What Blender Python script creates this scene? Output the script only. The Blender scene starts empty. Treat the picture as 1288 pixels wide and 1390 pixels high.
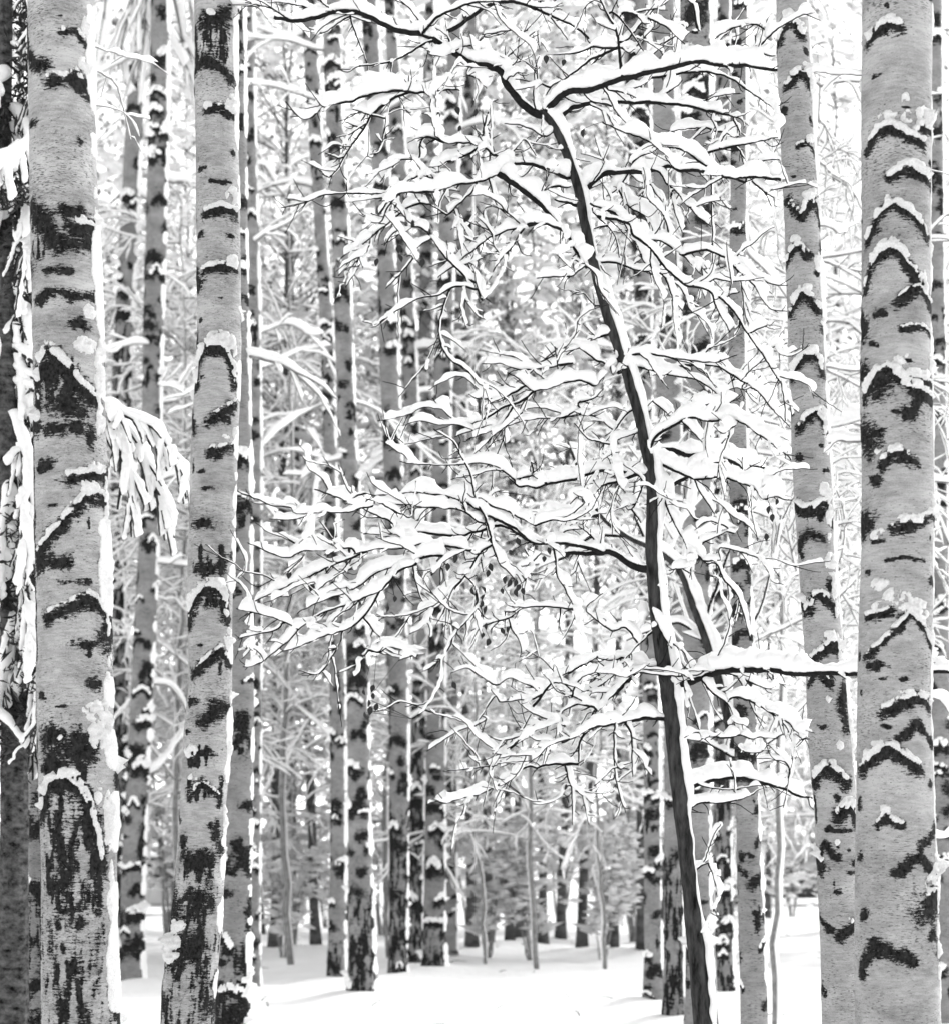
import bpy, math, random
import numpy as np
from mathutils import Vector

# ------------------------------------------------------------------ set-up
scene = bpy.context.scene
COL = scene.collection
F = 2600.0            # focal length in pixels of a 1288 px wide picture
HC = 1.5              # eye height, metres
HY = 1160.0           # image row of the horizon
R8 = np.random.RandomState


def P(x, y, d):
    return np.array([(x - 644.0) / F * d, d, HC + (HY - y) / F * d])


def link(o, parent=None):
    COL.objects.link(o)
    if parent is not None:
        o.parent = parent
    return o


def tag(o, label=None, cat=None, group=None, kind=None):
    if label: o['label'] = label
    if cat: o['category'] = cat
    if group: o['group'] = group
    if kind: o['kind'] = kind
    return o


def thing(name, loc, label, cat, group=None):
    o = bpy.data.objects.new(name, None)
    o.empty_display_size = 0.2
    o.location = Vector([float(v) for v in loc])
    link(o)
    return tag(o, label, cat, group)


def mesh_from(name, V, Fq, mat, smooth=True, attr=None):
    """V (n,3) array, Fq list of (m,k) int arrays"""
    me = bpy.data.meshes.new(name)
    V = np.ascontiguousarray(V, dtype=np.float32)
    me.vertices.add(len(V))
    me.vertices.foreach_set('co', V.ravel())
    Fq = [np.asarray(f, dtype=np.int32) for f in Fq if len(f)]
    nl = sum(f.size for f in Fq)
    npoly = sum(len(f) for f in Fq)
    me.loops.add(nl)
    me.loops.foreach_set('vertex_index', np.concatenate([f.ravel() for f in Fq]))
    me.polygons.add(npoly)
    tot = np.concatenate([np.full(len(f), f.shape[1], np.int32) for f in Fq])
    st = np.concatenate([[0], np.cumsum(tot)[:-1]]).astype(np.int32)
    me.polygons.foreach_set('loop_start', st)
    me.polygons.foreach_set('loop_total', tot)
    me.polygons.foreach_set('use_smooth', np.full(npoly, smooth, dtype=bool))
    if attr:
        for k, a in attr.items():
            at = me.attributes.new(k, 'FLOAT', 'POINT')
            at.data.foreach_set('value', np.ascontiguousarray(a, dtype=np.float32).ravel())
    me.update(calc_edges=True)
    me.validate()
    if mat is not None:
        me.materials.append(mat)
    return me


def obj(name, me, parent=None, loc=None):
    o = bpy.data.objects.new(name, me)
    if loc is not None:
        o.location = Vector([float(v) for v in loc])
    return link(o, parent)


# ------------------------------------------------------------------ noise
def _hash(ix, iy, iz, seed):
    h = (ix.astype(np.int64) * 374761393 + iy.astype(np.int64) * 668265263 +
         iz.astype(np.int64) * 2147483647 + seed * 974634533) & 0xffffffff
    h = ((h ^ (h >> 13)) * 1274126177) & 0xffffffff
    h = h ^ (h >> 16)
    return (h & 0xffff).astype(np.float32) / 65535.0


def vnoise(x, y, z, seed=0):
    x, y, z = np.broadcast_arrays(x, y, z)
    fx, fy, fz = np.floor(x), np.floor(y), np.floor(z)
    ix, iy, iz = fx.astype(np.int64), fy.astype(np.int64), fz.astype(np.int64)
    tx, ty, tz = x - fx, y - fy, z - fz
    tx = tx * tx * (3 - 2 * tx); ty = ty * ty * (3 - 2 * ty); tz = tz * tz * (3 - 2 * tz)
    out = 0
    for a in (0, 1):
        wa = tx if a else 1 - tx
        for b in (0, 1):
            wb = ty if b else 1 - ty
            for c in (0, 1):
                wc = tz if c else 1 - tz
                out = out + wa * wb * wc * _hash(ix + a, iy + b, iz + c, seed)
    return out


def fnoise(x, y, z, seed=0, oct=3):
    s, a, n = 0, 1.0, 0
    for k in range(oct):
        s = s + a * vnoise(x * 2 ** k, y * 2 ** k, z * 2 ** k, seed + k * 17)
        n += a
        a *= 0.5
    return s / n


# ------------------------------------------------------------------ materials
def new_mat(name):
    m = bpy.data.materials.new(name)
    m.use_nodes = True
    nt = m.node_tree
    b = nt.nodes['Principled BSDF']
    return m, nt, b


def N(nt, t, **kw):
    n = nt.nodes.new(t)
    for k, v in kw.items():
        if k in ('operation', 'noise_dimensions', 'data_type', 'blend_type', 'attribute_name', 'clamp', 'interpolation_type'):
            setattr(n, k, v)
    return n


def math_node(nt, op, a, b=None):
    n = nt.nodes.new('ShaderNodeMath'); n.operation = op
    for i, v in enumerate((a, b)):
        if v is None: continue
        if isinstance(v, (int, float)): n.inputs[i].default_value = v
        else: nt.links.new(v, n.inputs[i])
    return n.outputs[0]


def maprange(nt, v, a, b, c=0.0, d=1.0):
    n = nt.nodes.new('ShaderNodeMapRange'); n.clamp = True
    nt.links.new(v, n.inputs['Value'])
    n.inputs['From Min'].default_value = a; n.inputs['From Max'].default_value = b
    n.inputs['To Min'].default_value = c; n.inputs['To Max'].default_value = d
    return n.outputs['Result']


def scaled_noise(nt, sc, detail=2.0, rough=0.5, offset=None):
    tc = nt.nodes.new('ShaderNodeTexCoord')
    mp = nt.nodes.new('ShaderNodeMapping')
    mp.inputs['Scale'].default_value = sc
    nt.links.new(tc.outputs['Object'], mp.inputs['Vector'])
    if offset is not None:
        nt.links.new(offset, mp.inputs['Location'])
    n = nt.nodes.new('ShaderNodeTexNoise')
    n.inputs['Scale'].default_value = 1.0
    n.inputs['Detail'].default_value = detail
    n.inputs['Roughness'].default_value = rough
    nt.links.new(mp.outputs['Vector'], n.inputs['Vector'])
    return n.outputs['Fac']


def mixval(nt, f, a, b):
    n = nt.nodes.new('ShaderNodeMix'); n.data_type = 'FLOAT'
    for i, v in ((0, f), (2, a), (3, b)):
        if isinstance(v, (int, float)): n.inputs[i].default_value = v
        else: nt.links.new(v, n.inputs[i])
    return n.outputs[0]


def grey_in(nt, v, sock):
    c = nt.nodes.new('ShaderNodeCombineColor')
    for i in range(3): nt.links.new(v, c.inputs[i])
    nt.links.new(c.outputs[0], sock)


def bump(nt, b, h, dist, strength=1.0):
    n = nt.nodes.new('ShaderNodeBump')
    n.inputs['Strength'].default_value = strength
    n.inputs['Distance'].default_value = dist
    nt.links.new(h, n.inputs['Height'])
    nt.links.new(n.outputs['Normal'], b.inputs['Normal'])


def plain_mat(name, lo, hi, scale=8.0, rough=0.8, bd=0.0, spec=0.2, stretch=(1, 1, 1)):
    m, nt, b = new_mat(name)
    f = scaled_noise(nt, tuple(scale * s for s in stretch), 4.0, 0.6)
    f = maprange(nt, f, 0.3, 0.7, lo, hi)
    grey_in(nt, f, b.inputs['Base Color'])
    b.inputs['Roughness'].default_value = rough
    b.inputs['Specular IOR Level'].default_value = spec
    if bd:
        g = scaled_noise(nt, tuple(scale * 4 * s for s in stretch), 4.0, 0.65)
        bump(nt, b, g, bd)
    return m


def random_mat(name, lo, hi, rough=0.8, spec=0.1, through=0.0):
    """one grey per loose leaf or clump, each from its own mesh island"""
    m, nt, b = new_mat(name)
    g = nt.nodes.new('ShaderNodeNewGeometry')
    v = maprange(nt, g.outputs['Random Per Island'], 0, 1, lo, hi)
    grey_in(nt, v, b.inputs['Base Color'])
    b.inputs['Roughness'].default_value = rough
    b.inputs['Specular IOR Level'].default_value = spec
    if through:
        tr = nt.nodes.new('ShaderNodeBsdfTranslucent')
        nt.links.new(b.inputs['Base Color'].links[0].from_socket, tr.inputs['Color'])
        mx = nt.nodes.new('ShaderNodeMixShader'); mx.inputs[0].default_value = through
        nt.links.new(b.outputs[0], mx.inputs[1]); nt.links.new(tr.outputs[0], mx.inputs[2])
        nt.links.new(mx.outputs[0], nt.nodes['Material Output'].inputs['Surface'])
    return m


def birch_mat(name, base_lo, base_hi, near=True):
    m, nt, b = new_mat(name)
    at = nt.nodes.new('ShaderNodeAttribute'); at.attribute_name = 'mark'
    k = 1.0 if near else 0.6
    n1 = scaled_noise(nt, (26 * k, 26 * k, 170 * k), 4.0, 0.65)
    n2 = scaled_noise(nt, (130 * k, 130 * k, 420 * k), 2.0, 0.5)
    v = math_node(nt, 'ADD', at.outputs['Fac'], math_node(nt, 'MULTIPLY', math_node(nt, 'SUBTRACT', n1, 0.5), 1.7))
    v = math_node(nt, 'ADD', v, math_node(nt, 'MULTIPLY', math_node(nt, 'SUBTRACT', n2, 0.5), 0.7))
    n3 = scaled_noise(nt, (75 * k, 75 * k, 110 * k), 4.0, 0.75)
    v = math_node(nt, 'ADD', v, math_node(nt, 'MULTIPLY', math_node(nt, 'SUBTRACT', n3, 0.53), 1.1))
    dark = maprange(nt, v, 0.46, 0.58)
    # short horizontal lenticels
    l1 = scaled_noise(nt, (62 * k, 62 * k, 330 * k), 1.0, 0.4)
    l2 = scaled_noise(nt, (3.0, 3.0, 4.0), 2.0, 0.5)
    lt = math_node(nt, 'ADD', l1, math_node(nt, 'MULTIPLY', math_node(nt, 'SUBTRACT', l2, 0.5), 0.42))
    lent = maprange(nt, lt, 0.64, 0.71)
    # pale papery bark
    p1 = scaled_noise(nt, (5, 5, 9), 4.0, 0.6)
    p2 = scaled_noise(nt, (22, 22, 120), 3.0, 0.6)
    p3 = scaled_noise(nt, (260, 260, 420), 2.0, 0.6)
    p = math_node(nt, 'ADD', math_node(nt, 'MULTIPLY', p1, 0.62), math_node(nt, 'MULTIPLY', p2, 0.40))
    p = math_node(nt, 'ADD', p, math_node(nt, 'MULTIPLY', p3, 0.42))
    pale = maprange(nt, p, 0.54, 0.88, base_lo, base_hi)
    pale = mixval(nt, math_node(nt, 'MULTIPLY', lent, 0.85), pale, 0.06)
    dk = maprange(nt, scaled_noise(nt, (70, 70, 60), 4.0, 0.7), 0.35, 0.75, 0.003, 0.04)
    colr = mixval(nt, dark, pale, dk)
    grey_in(nt, colr, b.inputs['Base Color'])
    b.inputs['Roughness'].default_value = 0.8
    b.inputs['Specular IOR Level'].default_value = 0.06
    hgt = math_node(nt, 'ADD', math_node(nt, 'MULTIPLY', dark, scaled_noise(nt, (90, 90, 45), 4.0, 0.7)),
                    math_node(nt, 'MULTIPLY', p3, 0.18))
    bump(nt, b, hgt, 0.006, 0.9)
    return m


M = {}
M['birch'] = birch_mat('birch_bark', 0.15, 0.43)
M['birch_grey'] = birch_mat('grey_birch_bark', 0.165, 0.39)
M['birch_far'] = birch_mat('distant_birch_bark', 0.13, 0.29, near=False)
M['snow'] = plain_mat('snow', 0.84, 0.92, 45.0, 0.9, 0.005, 0.1)
M['bark_snow'] = plain_mat('grainy_bark_snow', 0.72, 0.97, 170.0, 0.95, 0.006, 0.05)
M['snow_ground'] = plain_mat('ground_snow', 0.84, 0.92, 1.3, 0.9, 0.03, 0.15)
M['dark_bark'] = plain_mat('dark_sapling_bark', 0.002, 0.062, 45.0, 0.8, 0.004, 0.12, (1, 1, 0.25))
M['twig'] = plain_mat('twig_bark', 0.006, 0.02, 60.0, 0.85, 0, 0.08)
M['soft_twig'] = plain_mat('grey_twig_bark', 0.12, 0.3, 20.0, 0.85)
M['pine'] = plain_mat('rough_conifer_bark', 0.004, 0.20, 20.0, 0.9, 0.03, 0.1, (1, 1, 1.5))
M['leaf_dark'] = random_mat('withered_leaf', 0.010, 0.045, 0.6)
M['leaf_far'] = random_mat('distant_leaf', 0.12, 0.5, through=.4)
M['leaf_mid'] = random_mat('frosted_leaf', 0.2, 0.75, through=.4)
M['snow_far'] = random_mat('snow_clump', 0.84, 0.94, through=.5)
M['needle'] = random_mat('conifer_needles', 0.02, 0.07)


# ------------------------------------------------------------------ tubes
UP = np.array([0.36, 0.06, 1.0]); UP /= np.linalg.norm(UP)


def smooth_path(pts, step, jitter=0.0, rng=None, wl=None):
    """Catmull-Rom through pts (n,3), resampled about every `step` metres"""
    pts = np.asarray(pts, float)
    if len(pts) == 2:
        pts = np.array([pts[0], (pts[0] + pts[1]) / 2, pts[1]])
    ext = np.vstack([2 * pts[0] - pts[1], pts, 2 * pts[-1] - pts[-2]])
    out = []
    for i in range(1, len(ext) - 2):
        p0, p1, p2, p3 = ext[i - 1:i + 3]
        n = max(1, int(np.linalg.norm(p2 - p1) / step))
        t = np.linspace(0, 1, n, endpoint=False)[:, None]
        out.append(0.5 * ((2 * p1) + (-p0 + p2) * t + (2 * p0 - 5 * p1 + 4 * p2 - p3) * t ** 2 +
                          (-p0 + 3 * p1 - 3 * p2 + p3) * t ** 3))
    out.append(pts[-1:])
    o = np.vstack(out)
    if jitter and len(o) > 3:
        j = rng.normal(0, jitter, o.shape)
        j[1:-1] = (j[:-2] + j[1:-1] + j[2:]) / 1.8
        j[0] = 0
        o = o + j
    return o


def frames(p):
    t = np.gradient(p, axis=0)
    t /= np.linalg.norm(t, axis=1)[:, None] + 1e-12
    n = UP[None] - (t @ UP)[:, None] * t
    l = np.linalg.norm(n, axis=1)
    alt = np.array([1.0, 0, 0])[None] - t[:, :1] * t
    w = np.clip((l - 0.05) / 0.2, 0, 1)[:, None]
    n = n * w + alt * (1 - w) * 0.3
    n /= np.linalg.norm(n, axis=1)[:, None] + 1e-12
    b = np.cross(t, n)
    return t, n, b, l


class Tubes:
    def __init__(self):
        self.V, self.Q, self.T, self.n = [], [], [], 0

    def ring(self, c, n, b, an, ab, k):
        """c centres (m,3); an, ab semi-axes (m,)"""
        m = len(c)
        ang = np.linspace(0, 2 * np.pi, k, endpoint=False)
        v = (c[:, None, :] + n[:, None, :] * (np.cos(ang)[None, :, None] * an[:, None, None]) +
             b[:, None, :] * (np.sin(ang)[None, :, None] * ab[:, None, None])).reshape(-1, 3)
        i = np.arange(m - 1)[:, None] * k + np.arange(k)[None]
        j = np.arange(m - 1)[:, None] * k + (np.arange(k)[None] + 1) % k
        q = np.stack([i, j, j + k, i + k], -1).reshape(-1, 4) + self.n
        cap = np.vstack([c[:1], c[-1:]])
        base = self.n + m * k
        a = np.arange(k); a2 = (a + 1) % k
        t1 = np.stack([a2, a, np.full(k, m * k)], -1) + self.n
        t2 = np.stack([(m - 1) * k + a, (m - 1) * k + a2, np.full(k, m * k + 1)], -1) + self.n
        self.V.append(v); self.V.append(cap); self.Q.append(q); self.T += [t1, t2]
        self.n = base + 2

    def wood(self, p, r, k=7):
        t, n, b, l = frames(p)
        self.ring(p, n, b, r, r, k)

    def snow(self, p, r, h, rng, k=9, lump=0.35, wl=0.06, minl=0.35, trim=0.0):
        """snow lying along the upper side of a branch; the very tip stays bare"""
        if trim and len(p) > 8:
            c = max(1, int(len(p) * trim)); p, r = p[:-c], r[:-c]
        t, n, b, l = frames(p)
        s = np.concatenate([[0], np.cumsum(np.linalg.norm(np.diff(p, axis=0), axis=1))])
        sd = rng.randint(1 << 20)
        nz = fnoise(s / wl, np.zeros_like(s), np.zeros_like(s), sd, 2)
        nz2 = vnoise(s / (wl * 4.5), np.zeros_like(s) + 3.3, np.zeros_like(s), sd)
        nz = np.clip((nz - .5) * 1.7 + .5, 0, 1.1)
        hh = np.broadcast_to(h, s.shape) * (1 - lump + 2 * lump * nz) * (0.62 + .76 * nz2)
        ph = s / (wl * 1.15) + 1.3 * vnoise(s / (wl * 2.5), np.zeros_like(s) + 5.1, np.zeros_like(s), sd + 8)
        hh = hh * (0.70 + 0.46 * np.abs(np.sin(np.pi * ph)) ** .6)
        gap = fnoise(s / (wl * 2.2), np.zeros_like(s) + 9.3, np.zeros_like(s), sd + 2, 2)
        hh = hh * np.clip((gap - .27) / .12, .12, 1)
        hh = hh * np.clip((l - 0.08) / minl, 0.12, 1)
        if len(hh) > 9:
            kk = np.hanning(9)[1:-1]; kk /= kk.sum()
            hh = np.convolve(np.concatenate([hh[:1].repeat(3), hh, hh[-1:].repeat(3)]), kk, 'valid')
        e = np.minimum(s, s[-1] - s)
        hm = max(float(np.max(hh)), 1e-5)
        hh = hh * np.sqrt(np.clip(e / (0.40 * hm) + 0.02, 0, 1))
        an = (0.55 * r + hh) / 2
        ab = 0.8 * r + 0.47 * hh
        c = p + n * ((1.45 * r + hh) / 2)[:, None]
        # a flatter underside: an egg-shaped section
        m = len(c)
        ang = np.linspace(0, 2 * np.pi, k, endpoint=False)
        ca, sa = np.cos(ang), np.sin(ang)
        egg = 1.0 + 0.22 * -ca
        wob = 1 + 0.17 * (vnoise(np.repeat(s[:, None] / (wl * .7), k, 1), ca[None] * 1.3 + 7, sa[None] * 1.3, sd + 5) - 0.5) * 2 + 0.13 * (vnoise(np.repeat(s[:, None] / (wl * .28), k, 1), ca[None] * 2.3 + 7, sa[None] * 2.3, sd + 6) - 0.5)
        v = (c[:, None, :] + n[:, None, :] * ((ca[None] * wob) * an[:, None])[:, :, None] +
             b[:, None, :] * ((sa[None] * egg[None] * wob) * ab[:, None])[:, :, None]).reshape(-1, 3)
        i = np.arange(m - 1)[:, None] * k + np.arange(k)[None]
        j = np.arange(m - 1)[:, None] * k + (np.arange(k)[None] + 1) % k
        q = np.stack([i, j, j + k, i + k], -1).reshape(-1, 4) + self.n
        a = np.arange(k); a2 = (a + 1) % k
        self.V.append(v); self.V.append(np.vstack([c[:1], c[-1:]])); self.Q.append(q)
        self.T += [np.stack([a2, a, np.full(k, m * k)], -1) + self.n,
                   np.stack([(m - 1) * k + a, (m - 1) * k + a2, np.full(k, m * k + 1)], -1) + self.n]
        self.n += m * k + 2

    def build(self, name, mat, parent=None, origin=(0, 0, 0)):
        V = np.vstack(self.V) - np.asarray(origin, float)[None]
        me = mesh_from(name, V, [np.vstack(self.Q), np.vstack(self.T)], mat)
        return obj(name, me, parent)


def taper(n, a, b, pw=1.0):
    return a + (b - a) * np.linspace(0, 1, n) ** pw
SKY, SUN, EXPO = 0.15, 0.8, 1.8
# ------------------------------------------------------------------ birches
def trunk_axis(pts, d, H, flare, z):
    """pts (x, y, width) in picture pixels from top to bottom -> axis x and radius at heights z"""
    pts = sorted(pts, key=lambda p: -p[1])
    zz = np.array([HC + (HY - p[1]) / F * d for p in pts])
    xx = np.array([(p[0] - 644) / F * d for p in pts])
    rr = np.array([p[2] / 2 / F * d for p in pts])
    x = np.interp(z, zz, xx); r = np.interp(z, zz, rr)
    lo = z < zz[0]
    s0 = (xx[1] - xx[0]) / (zz[1] - zz[0]); x[lo] = xx[0] + s0 * 0.7 * (z[lo] - zz[0])
    hi = z > zz[-1]
    s1 = (xx[-1] - xx[-3 if len(xx) > 2 else 0]) / (zz[-1] - zz[-3 if len(xx) > 2 else 0])
    x[hi] = xx[-1] + s1 * (z[hi] - zz[-1])
    r[hi] = rr[-1] * np.clip(1 - 0.85 * (z[hi] - zz[-1]) / max(H - zz[-1], .1), 0.1, 1)
    k = np.ones(9) / 9
    pad = lambda a: np.concatenate([np.full(4, a[0]), a, np.full(4, a[-1])])
    x = np.convolve(pad(x), k, 'valid'); r = np.convolve(pad(r), k, 'valid')
    r = r * (1 + flare * np.exp(-np.clip(z, 0, 9) / 0.22))
    return x, r


def wrap(a):
    return (a + np.pi) % (2 * np.pi) - np.pi


def seg_dist(px, py, poly):
    best = np.full(px.shape, 1e9, np.float32)
    if len(poly) == 1:
        return np.hypot(px - poly[0][0], py - poly[0][1])
    for (x0, y0), (x1, y1) in zip(poly[:-1], poly[1:]):
        dx, dy = x1 - x0, y1 - y0
        t = np.clip(((px - x0) * dx + (py - y0) * dy) / (dx * dx + dy * dy + 1e-12), 0, 1)
        best = np.minimum(best, np.hypot(px - x0 - t * dx, py - y0 - t * dy))
    return best


def birch(d, pts, label, marks=(), blobs=(), mat='birch', seed=1, H=11.0, nu=64, dz=0.012, strip=0.008,
          strip_ang=85, rand=0.0, heavy=1.35, rough=0.0, rough_z=0.0, group='birches', name='birch_tree', flare=0.35,
          cat='birch', zclip=None):
    """marks: ('L', [(x,y),..], t, snow) line scar; ('B', x, y, rx, ry) blot; ('R', x, y, rx, ry) fissured bark.
    blobs: (x, y, rx, ry) snow sticking to the bark.  All in picture pixels, mapped on to the round trunk."""
    rng = R8(seed)
    ztop_vis = HC + HY / F * d + 0.35
    zbot_vis = max(0.0, HC - 240 / F * d - 0.2)
    zs = np.concatenate([np.linspace(-0.08, zbot_vis, max(3, int((zbot_vis + .08) / 0.05)), endpoint=False),
                         np.arange(zbot_vis, min(ztop_vis, H), dz)])
    if H > ztop_vis + .2:
        zs = np.concatenate([zs, np.linspace(ztop_vis, H, max(4, int((H - ztop_vis) / 0.12)))])
    xc, r = trunk_axis(pts, d, H, flare, zs)
    nv = len(zs)
    th = np.linspace(-np.pi, np.pi, nu, endpoint=False)
    TH = np.broadcast_to(th[None], (nv, nu)); Z = np.broadcast_to(zs[:, None], (nv, nu))
    R = r[:, None] + np.zeros((nv, nu))
    cx, cy = R * np.sin(TH), -R * np.cos(TH)
    w1 = fnoise(cx * 26, cy * 26, Z * 40, seed, 3) - .5
    w2 = fnoise(cx * 26, cy * 26, Z * 40, seed + 50, 3) - .5
    sc = d / F                                    # metres per pixel
    field = np.zeros((nv, nu), np.float32)
    S = np.zeros((nv, nu), np.float32)
    lump = fnoise(cx * 40, cy * 40, Z * 40, seed + 9, 3)

    def to_tz(x, y):
        z = HC + (HY - y) * sc
        X = (x - 644) * sc
        s = (X - np.interp(z, zs, xc)) / np.interp(z, zs, r)
        return math.asin(max(-0.985, min(0.985, s))), z

    warp = 0.024 * min(1.0, d / 9)
    items = list(marks)
    # scars on the sides the picture does not show (and, for background birches, all round)
    if rand > 0:
        z = 0.1
        while z < H - .5:
            z += rng.exponential(1.0) * rand
            t0 = rng.uniform(-np.pi, np.pi)
            if len(marks) and abs(t0) < 1.35 and zbot_vis < z < ztop_vis: continue
            rr_ = np.interp(z, zs, r)
            wd = rr_ * rng.uniform(.3, 1.0); tk = rr_ * rng.uniform(.2, .75)
            if rng.rand() < .62:
                dr = rr_ * rng.uniform(.15, .7)
                items.append(('T', [(t0 - wd / rr_, z - dr), (t0 - .3 * wd / rr_, z - .12 * dr), (t0, z),
                                    (t0 + .35 * wd / rr_, z - .15 * dr), (t0 + wd / rr_, z - dr)], tk, rng.rand() < .5))
            else:
                items.append(('E', t0, z, wd * rng.uniform(.4, .9), tk * rng.uniform(.6, 1.8)))
    for it in items:
        if it[0] in 'LT':
            poly = [to_tz(x, y) for x, y in it[1]] if it[0] == 'L' else it[1]
            t = it[2] * sc * 0.5 * 1.15 if it[0] == 'L' else it[2] * .5
            zc = [p[1] for p in poly]
            a, b = np.searchsorted(zs, [min(zc) - 4 * t - .04, max(zc) + 4 * t + .06])
            if b <= a: continue
            tc = sum(p[0] for p in poly) / len(poly)
            rr_ = np.interp(sum(zc) / len(zc), zs, r)
            A = wrap(TH[a:b] - tc) * rr_ + w1[a:b] * warp; B = Z[a:b] + w2[a:b] * warp
            pl = [((p[0] - tc) * rr_, p[1]) for p in poly]
            dist = seg_dist(A, B, pl)
            up = vnoise(cx[a:b] * 30, cy[a:b] * 30, Z[a:b] * 18, seed + 3)
            t *= heavy
            f = 0.5 + (t - dist) / t * 0.55 + (up - .5) * .5
            field[a:b] = np.maximum(field[a:b], np.clip(f, 0, 1.1))
            if it[3]:
                k = 1.0 if it[3] is True else float(it[3])
                hs = t * .44 * k + 0.0025
                zt = max(p[1] for p in pl); zr = max(zt - min(p[1] for p in pl), .004)
                pu = [(p[0], p[1] + t * 0.72 + hs * .6) for p in pl]
                du = seg_dist(A, B, pu)
                legs = np.clip(1.15 - .75 * (zt - B) / zr, .15, 1.1)
                sn = np.clip(1.0 - du / (hs * (.6 + .4 * legs)), 0, 1) ** .8 * hs * 1.5 * legs * np.clip(lump[a:b] * 4.0 - 1.5, 0, 1.35)
                S[a:b] = np.maximum(S[a:b], sn)
        elif it[0] in 'BRE':
            if it[0] == 'E':
                t0, z0, rx, ry = it[1:]
            else:
                t0, z0 = to_tz(it[1], it[2]); rx, ry = it[3] * sc, it[4] * sc
            a, b = np.searchsorted(zs, [z0 - 1.7 * ry - .03, z0 + 1.7 * ry + .03])
            if b <= a: continue
            rr_ = np.interp(z0, zs, r)
            A = wrap(TH[a:b] - t0) * rr_ + w1[a:b] * warp; B = Z[a:b] - z0 + w2[a:b] * warp
            q = np.hypot(A / rx, B / ry)
            up = fnoise(cx[a:b] * 45, cy[a:b] * 45, Z[a:b] * 26, seed + 4, 2)
            if it[0] == 'R':
                fis = fnoise(cx[a:b] * 55, cy[a:b] * 55, Z[a:b] * 13, seed + 6, 3)
                f = np.clip((1.15 - q) * 2.2, 0, 1) * (0.5 + (fis - .47) * 3.2)
            else:
                f = 0.5 + (1 - q) * .75 + (up - .5) * .9
            field[a:b] = np.maximum(field[a:b], np.clip(f, 0, 1.1))
    if rough_z > 0:
        m = np.clip((rough_z - Z) / .5, 0, 1) * rough
        fis = fnoise(cx * 45, cy * 45, Z * 10, seed + 7, 3)
        field = np.maximum(field, m * (0.5 + (fis - .48) * 3.0))
    # wind-blown snow rim along one side
    if strip > 0:
        g = np.exp(-(wrap(TH - math.radians(strip_ang)) / 0.36) ** 2)
        zn = fnoise(Z * 9, Z * 0 + 1.1, Z * 0, seed + 20, 3)
        zn2 = vnoise(Z * 2.1, Z * 0 + 4.1, Z * 0, seed + 22)
        S = np.maximum(S, strip * g * np.clip(zn * 3.4 - 1.2, 0, 2) * (0.4 + 1.3 * zn2) * (.5 + lump))
    for (x, y, rx, ry) in blobs:
        t0, z0 = to_tz(x, y); rx *= sc; ry *= sc
        a, b = np.searchsorted(zs, [z0 - 1.5 * ry, z0 + 1.5 * ry])
        rr_ = np.interp(z0, zs, r)
        A = wrap(TH[a:b] - t0) * rr_ + w1[a:b] * warp; B = Z[a:b] - z0 + w2[a:b] * warp
        q = np.hypot(A / rx, B / ry)
        S[a:b] = np.maximum(S[a:b], np.clip(1.1 - q, 0, 1) ** .55 * min(rx, ry) * .95 * np.clip(lump[a:b] * 3.4 - 1.15, .0, 1.2))
    bulge = (fnoise(cx * 5, cy * 5, Z * 3.5, seed + 30, 2) - .5) * .11 * R
    RR = R + bulge + np.clip(field, 0, 1) * 0.012 * R / .13 * (fnoise(cx * 50, cy * 50, Z * 20, seed + 31, 3) - .35)
    base = np.array([np.interp(0, zs, xc), d, 0.0])
    X = xc[:, None] - base[0] + RR * np.sin(TH); Y = -RR * np.cos(TH)
    V = np.stack([X, Y, Z], -1).reshape(-1, 3)
    i = np.arange(nv - 1)[:, None] * nu + np.arange(nu)[None]
    j = np.arange(nv - 1)[:, None] * nu + (np.arange(nu)[None] + 1) % nu
    q = np.stack([i, j, j + nu, i + nu], -1).reshape(-1, 4)
    V = np.vstack([V, [[xc[-1] - base[0], 0, zs[-1] + .02]]])
    tp = np.stack([(nv - 1) * nu + np.arange(nu), (nv - 1) * nu + (np.arange(nu) + 1) % nu, np.full(nu, nv * nu)], -1)
    root = thing(name, base, label, cat, group)
    obj('trunk', mesh_from('trunk', V, [q, tp], M[mat], True, {'mark': np.append(field.ravel(), 0)}), root)
    # the snow as a shell of its own
    eps = 0.0012
    on = (S > eps)
    if on.any():
        fq = on.ravel()[q].any(1)
        qs = q[fq]
        use, inv = np.unique(qs, return_inverse=True)
        Sv = np.where(on, S, -0.004)
        hi = fnoise(cx * 90, cy * 90, Z * 90, seed + 40, 2)
        RS = RR + Sv * (0.55 + .9 * hi) + .001
        VS = np.stack([xc[:, None] - base[0] + RS * np.sin(TH), -RS * np.cos(TH), Z + np.clip(Sv, 0, 1) * .25], -1).reshape(-1, 3)
        tag(obj('snow', mesh_from('snow', VS[use], [inv.reshape(-1, 4)], M['bark_snow'] if d < 10 else M['snow']), root), kind='stuff')
    root['_ax'] = 0
    del root['_ax']
    return root, (lambda z: np.interp(z, zs, xc)), (lambda z: np.interp(z, zs, r))


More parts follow.
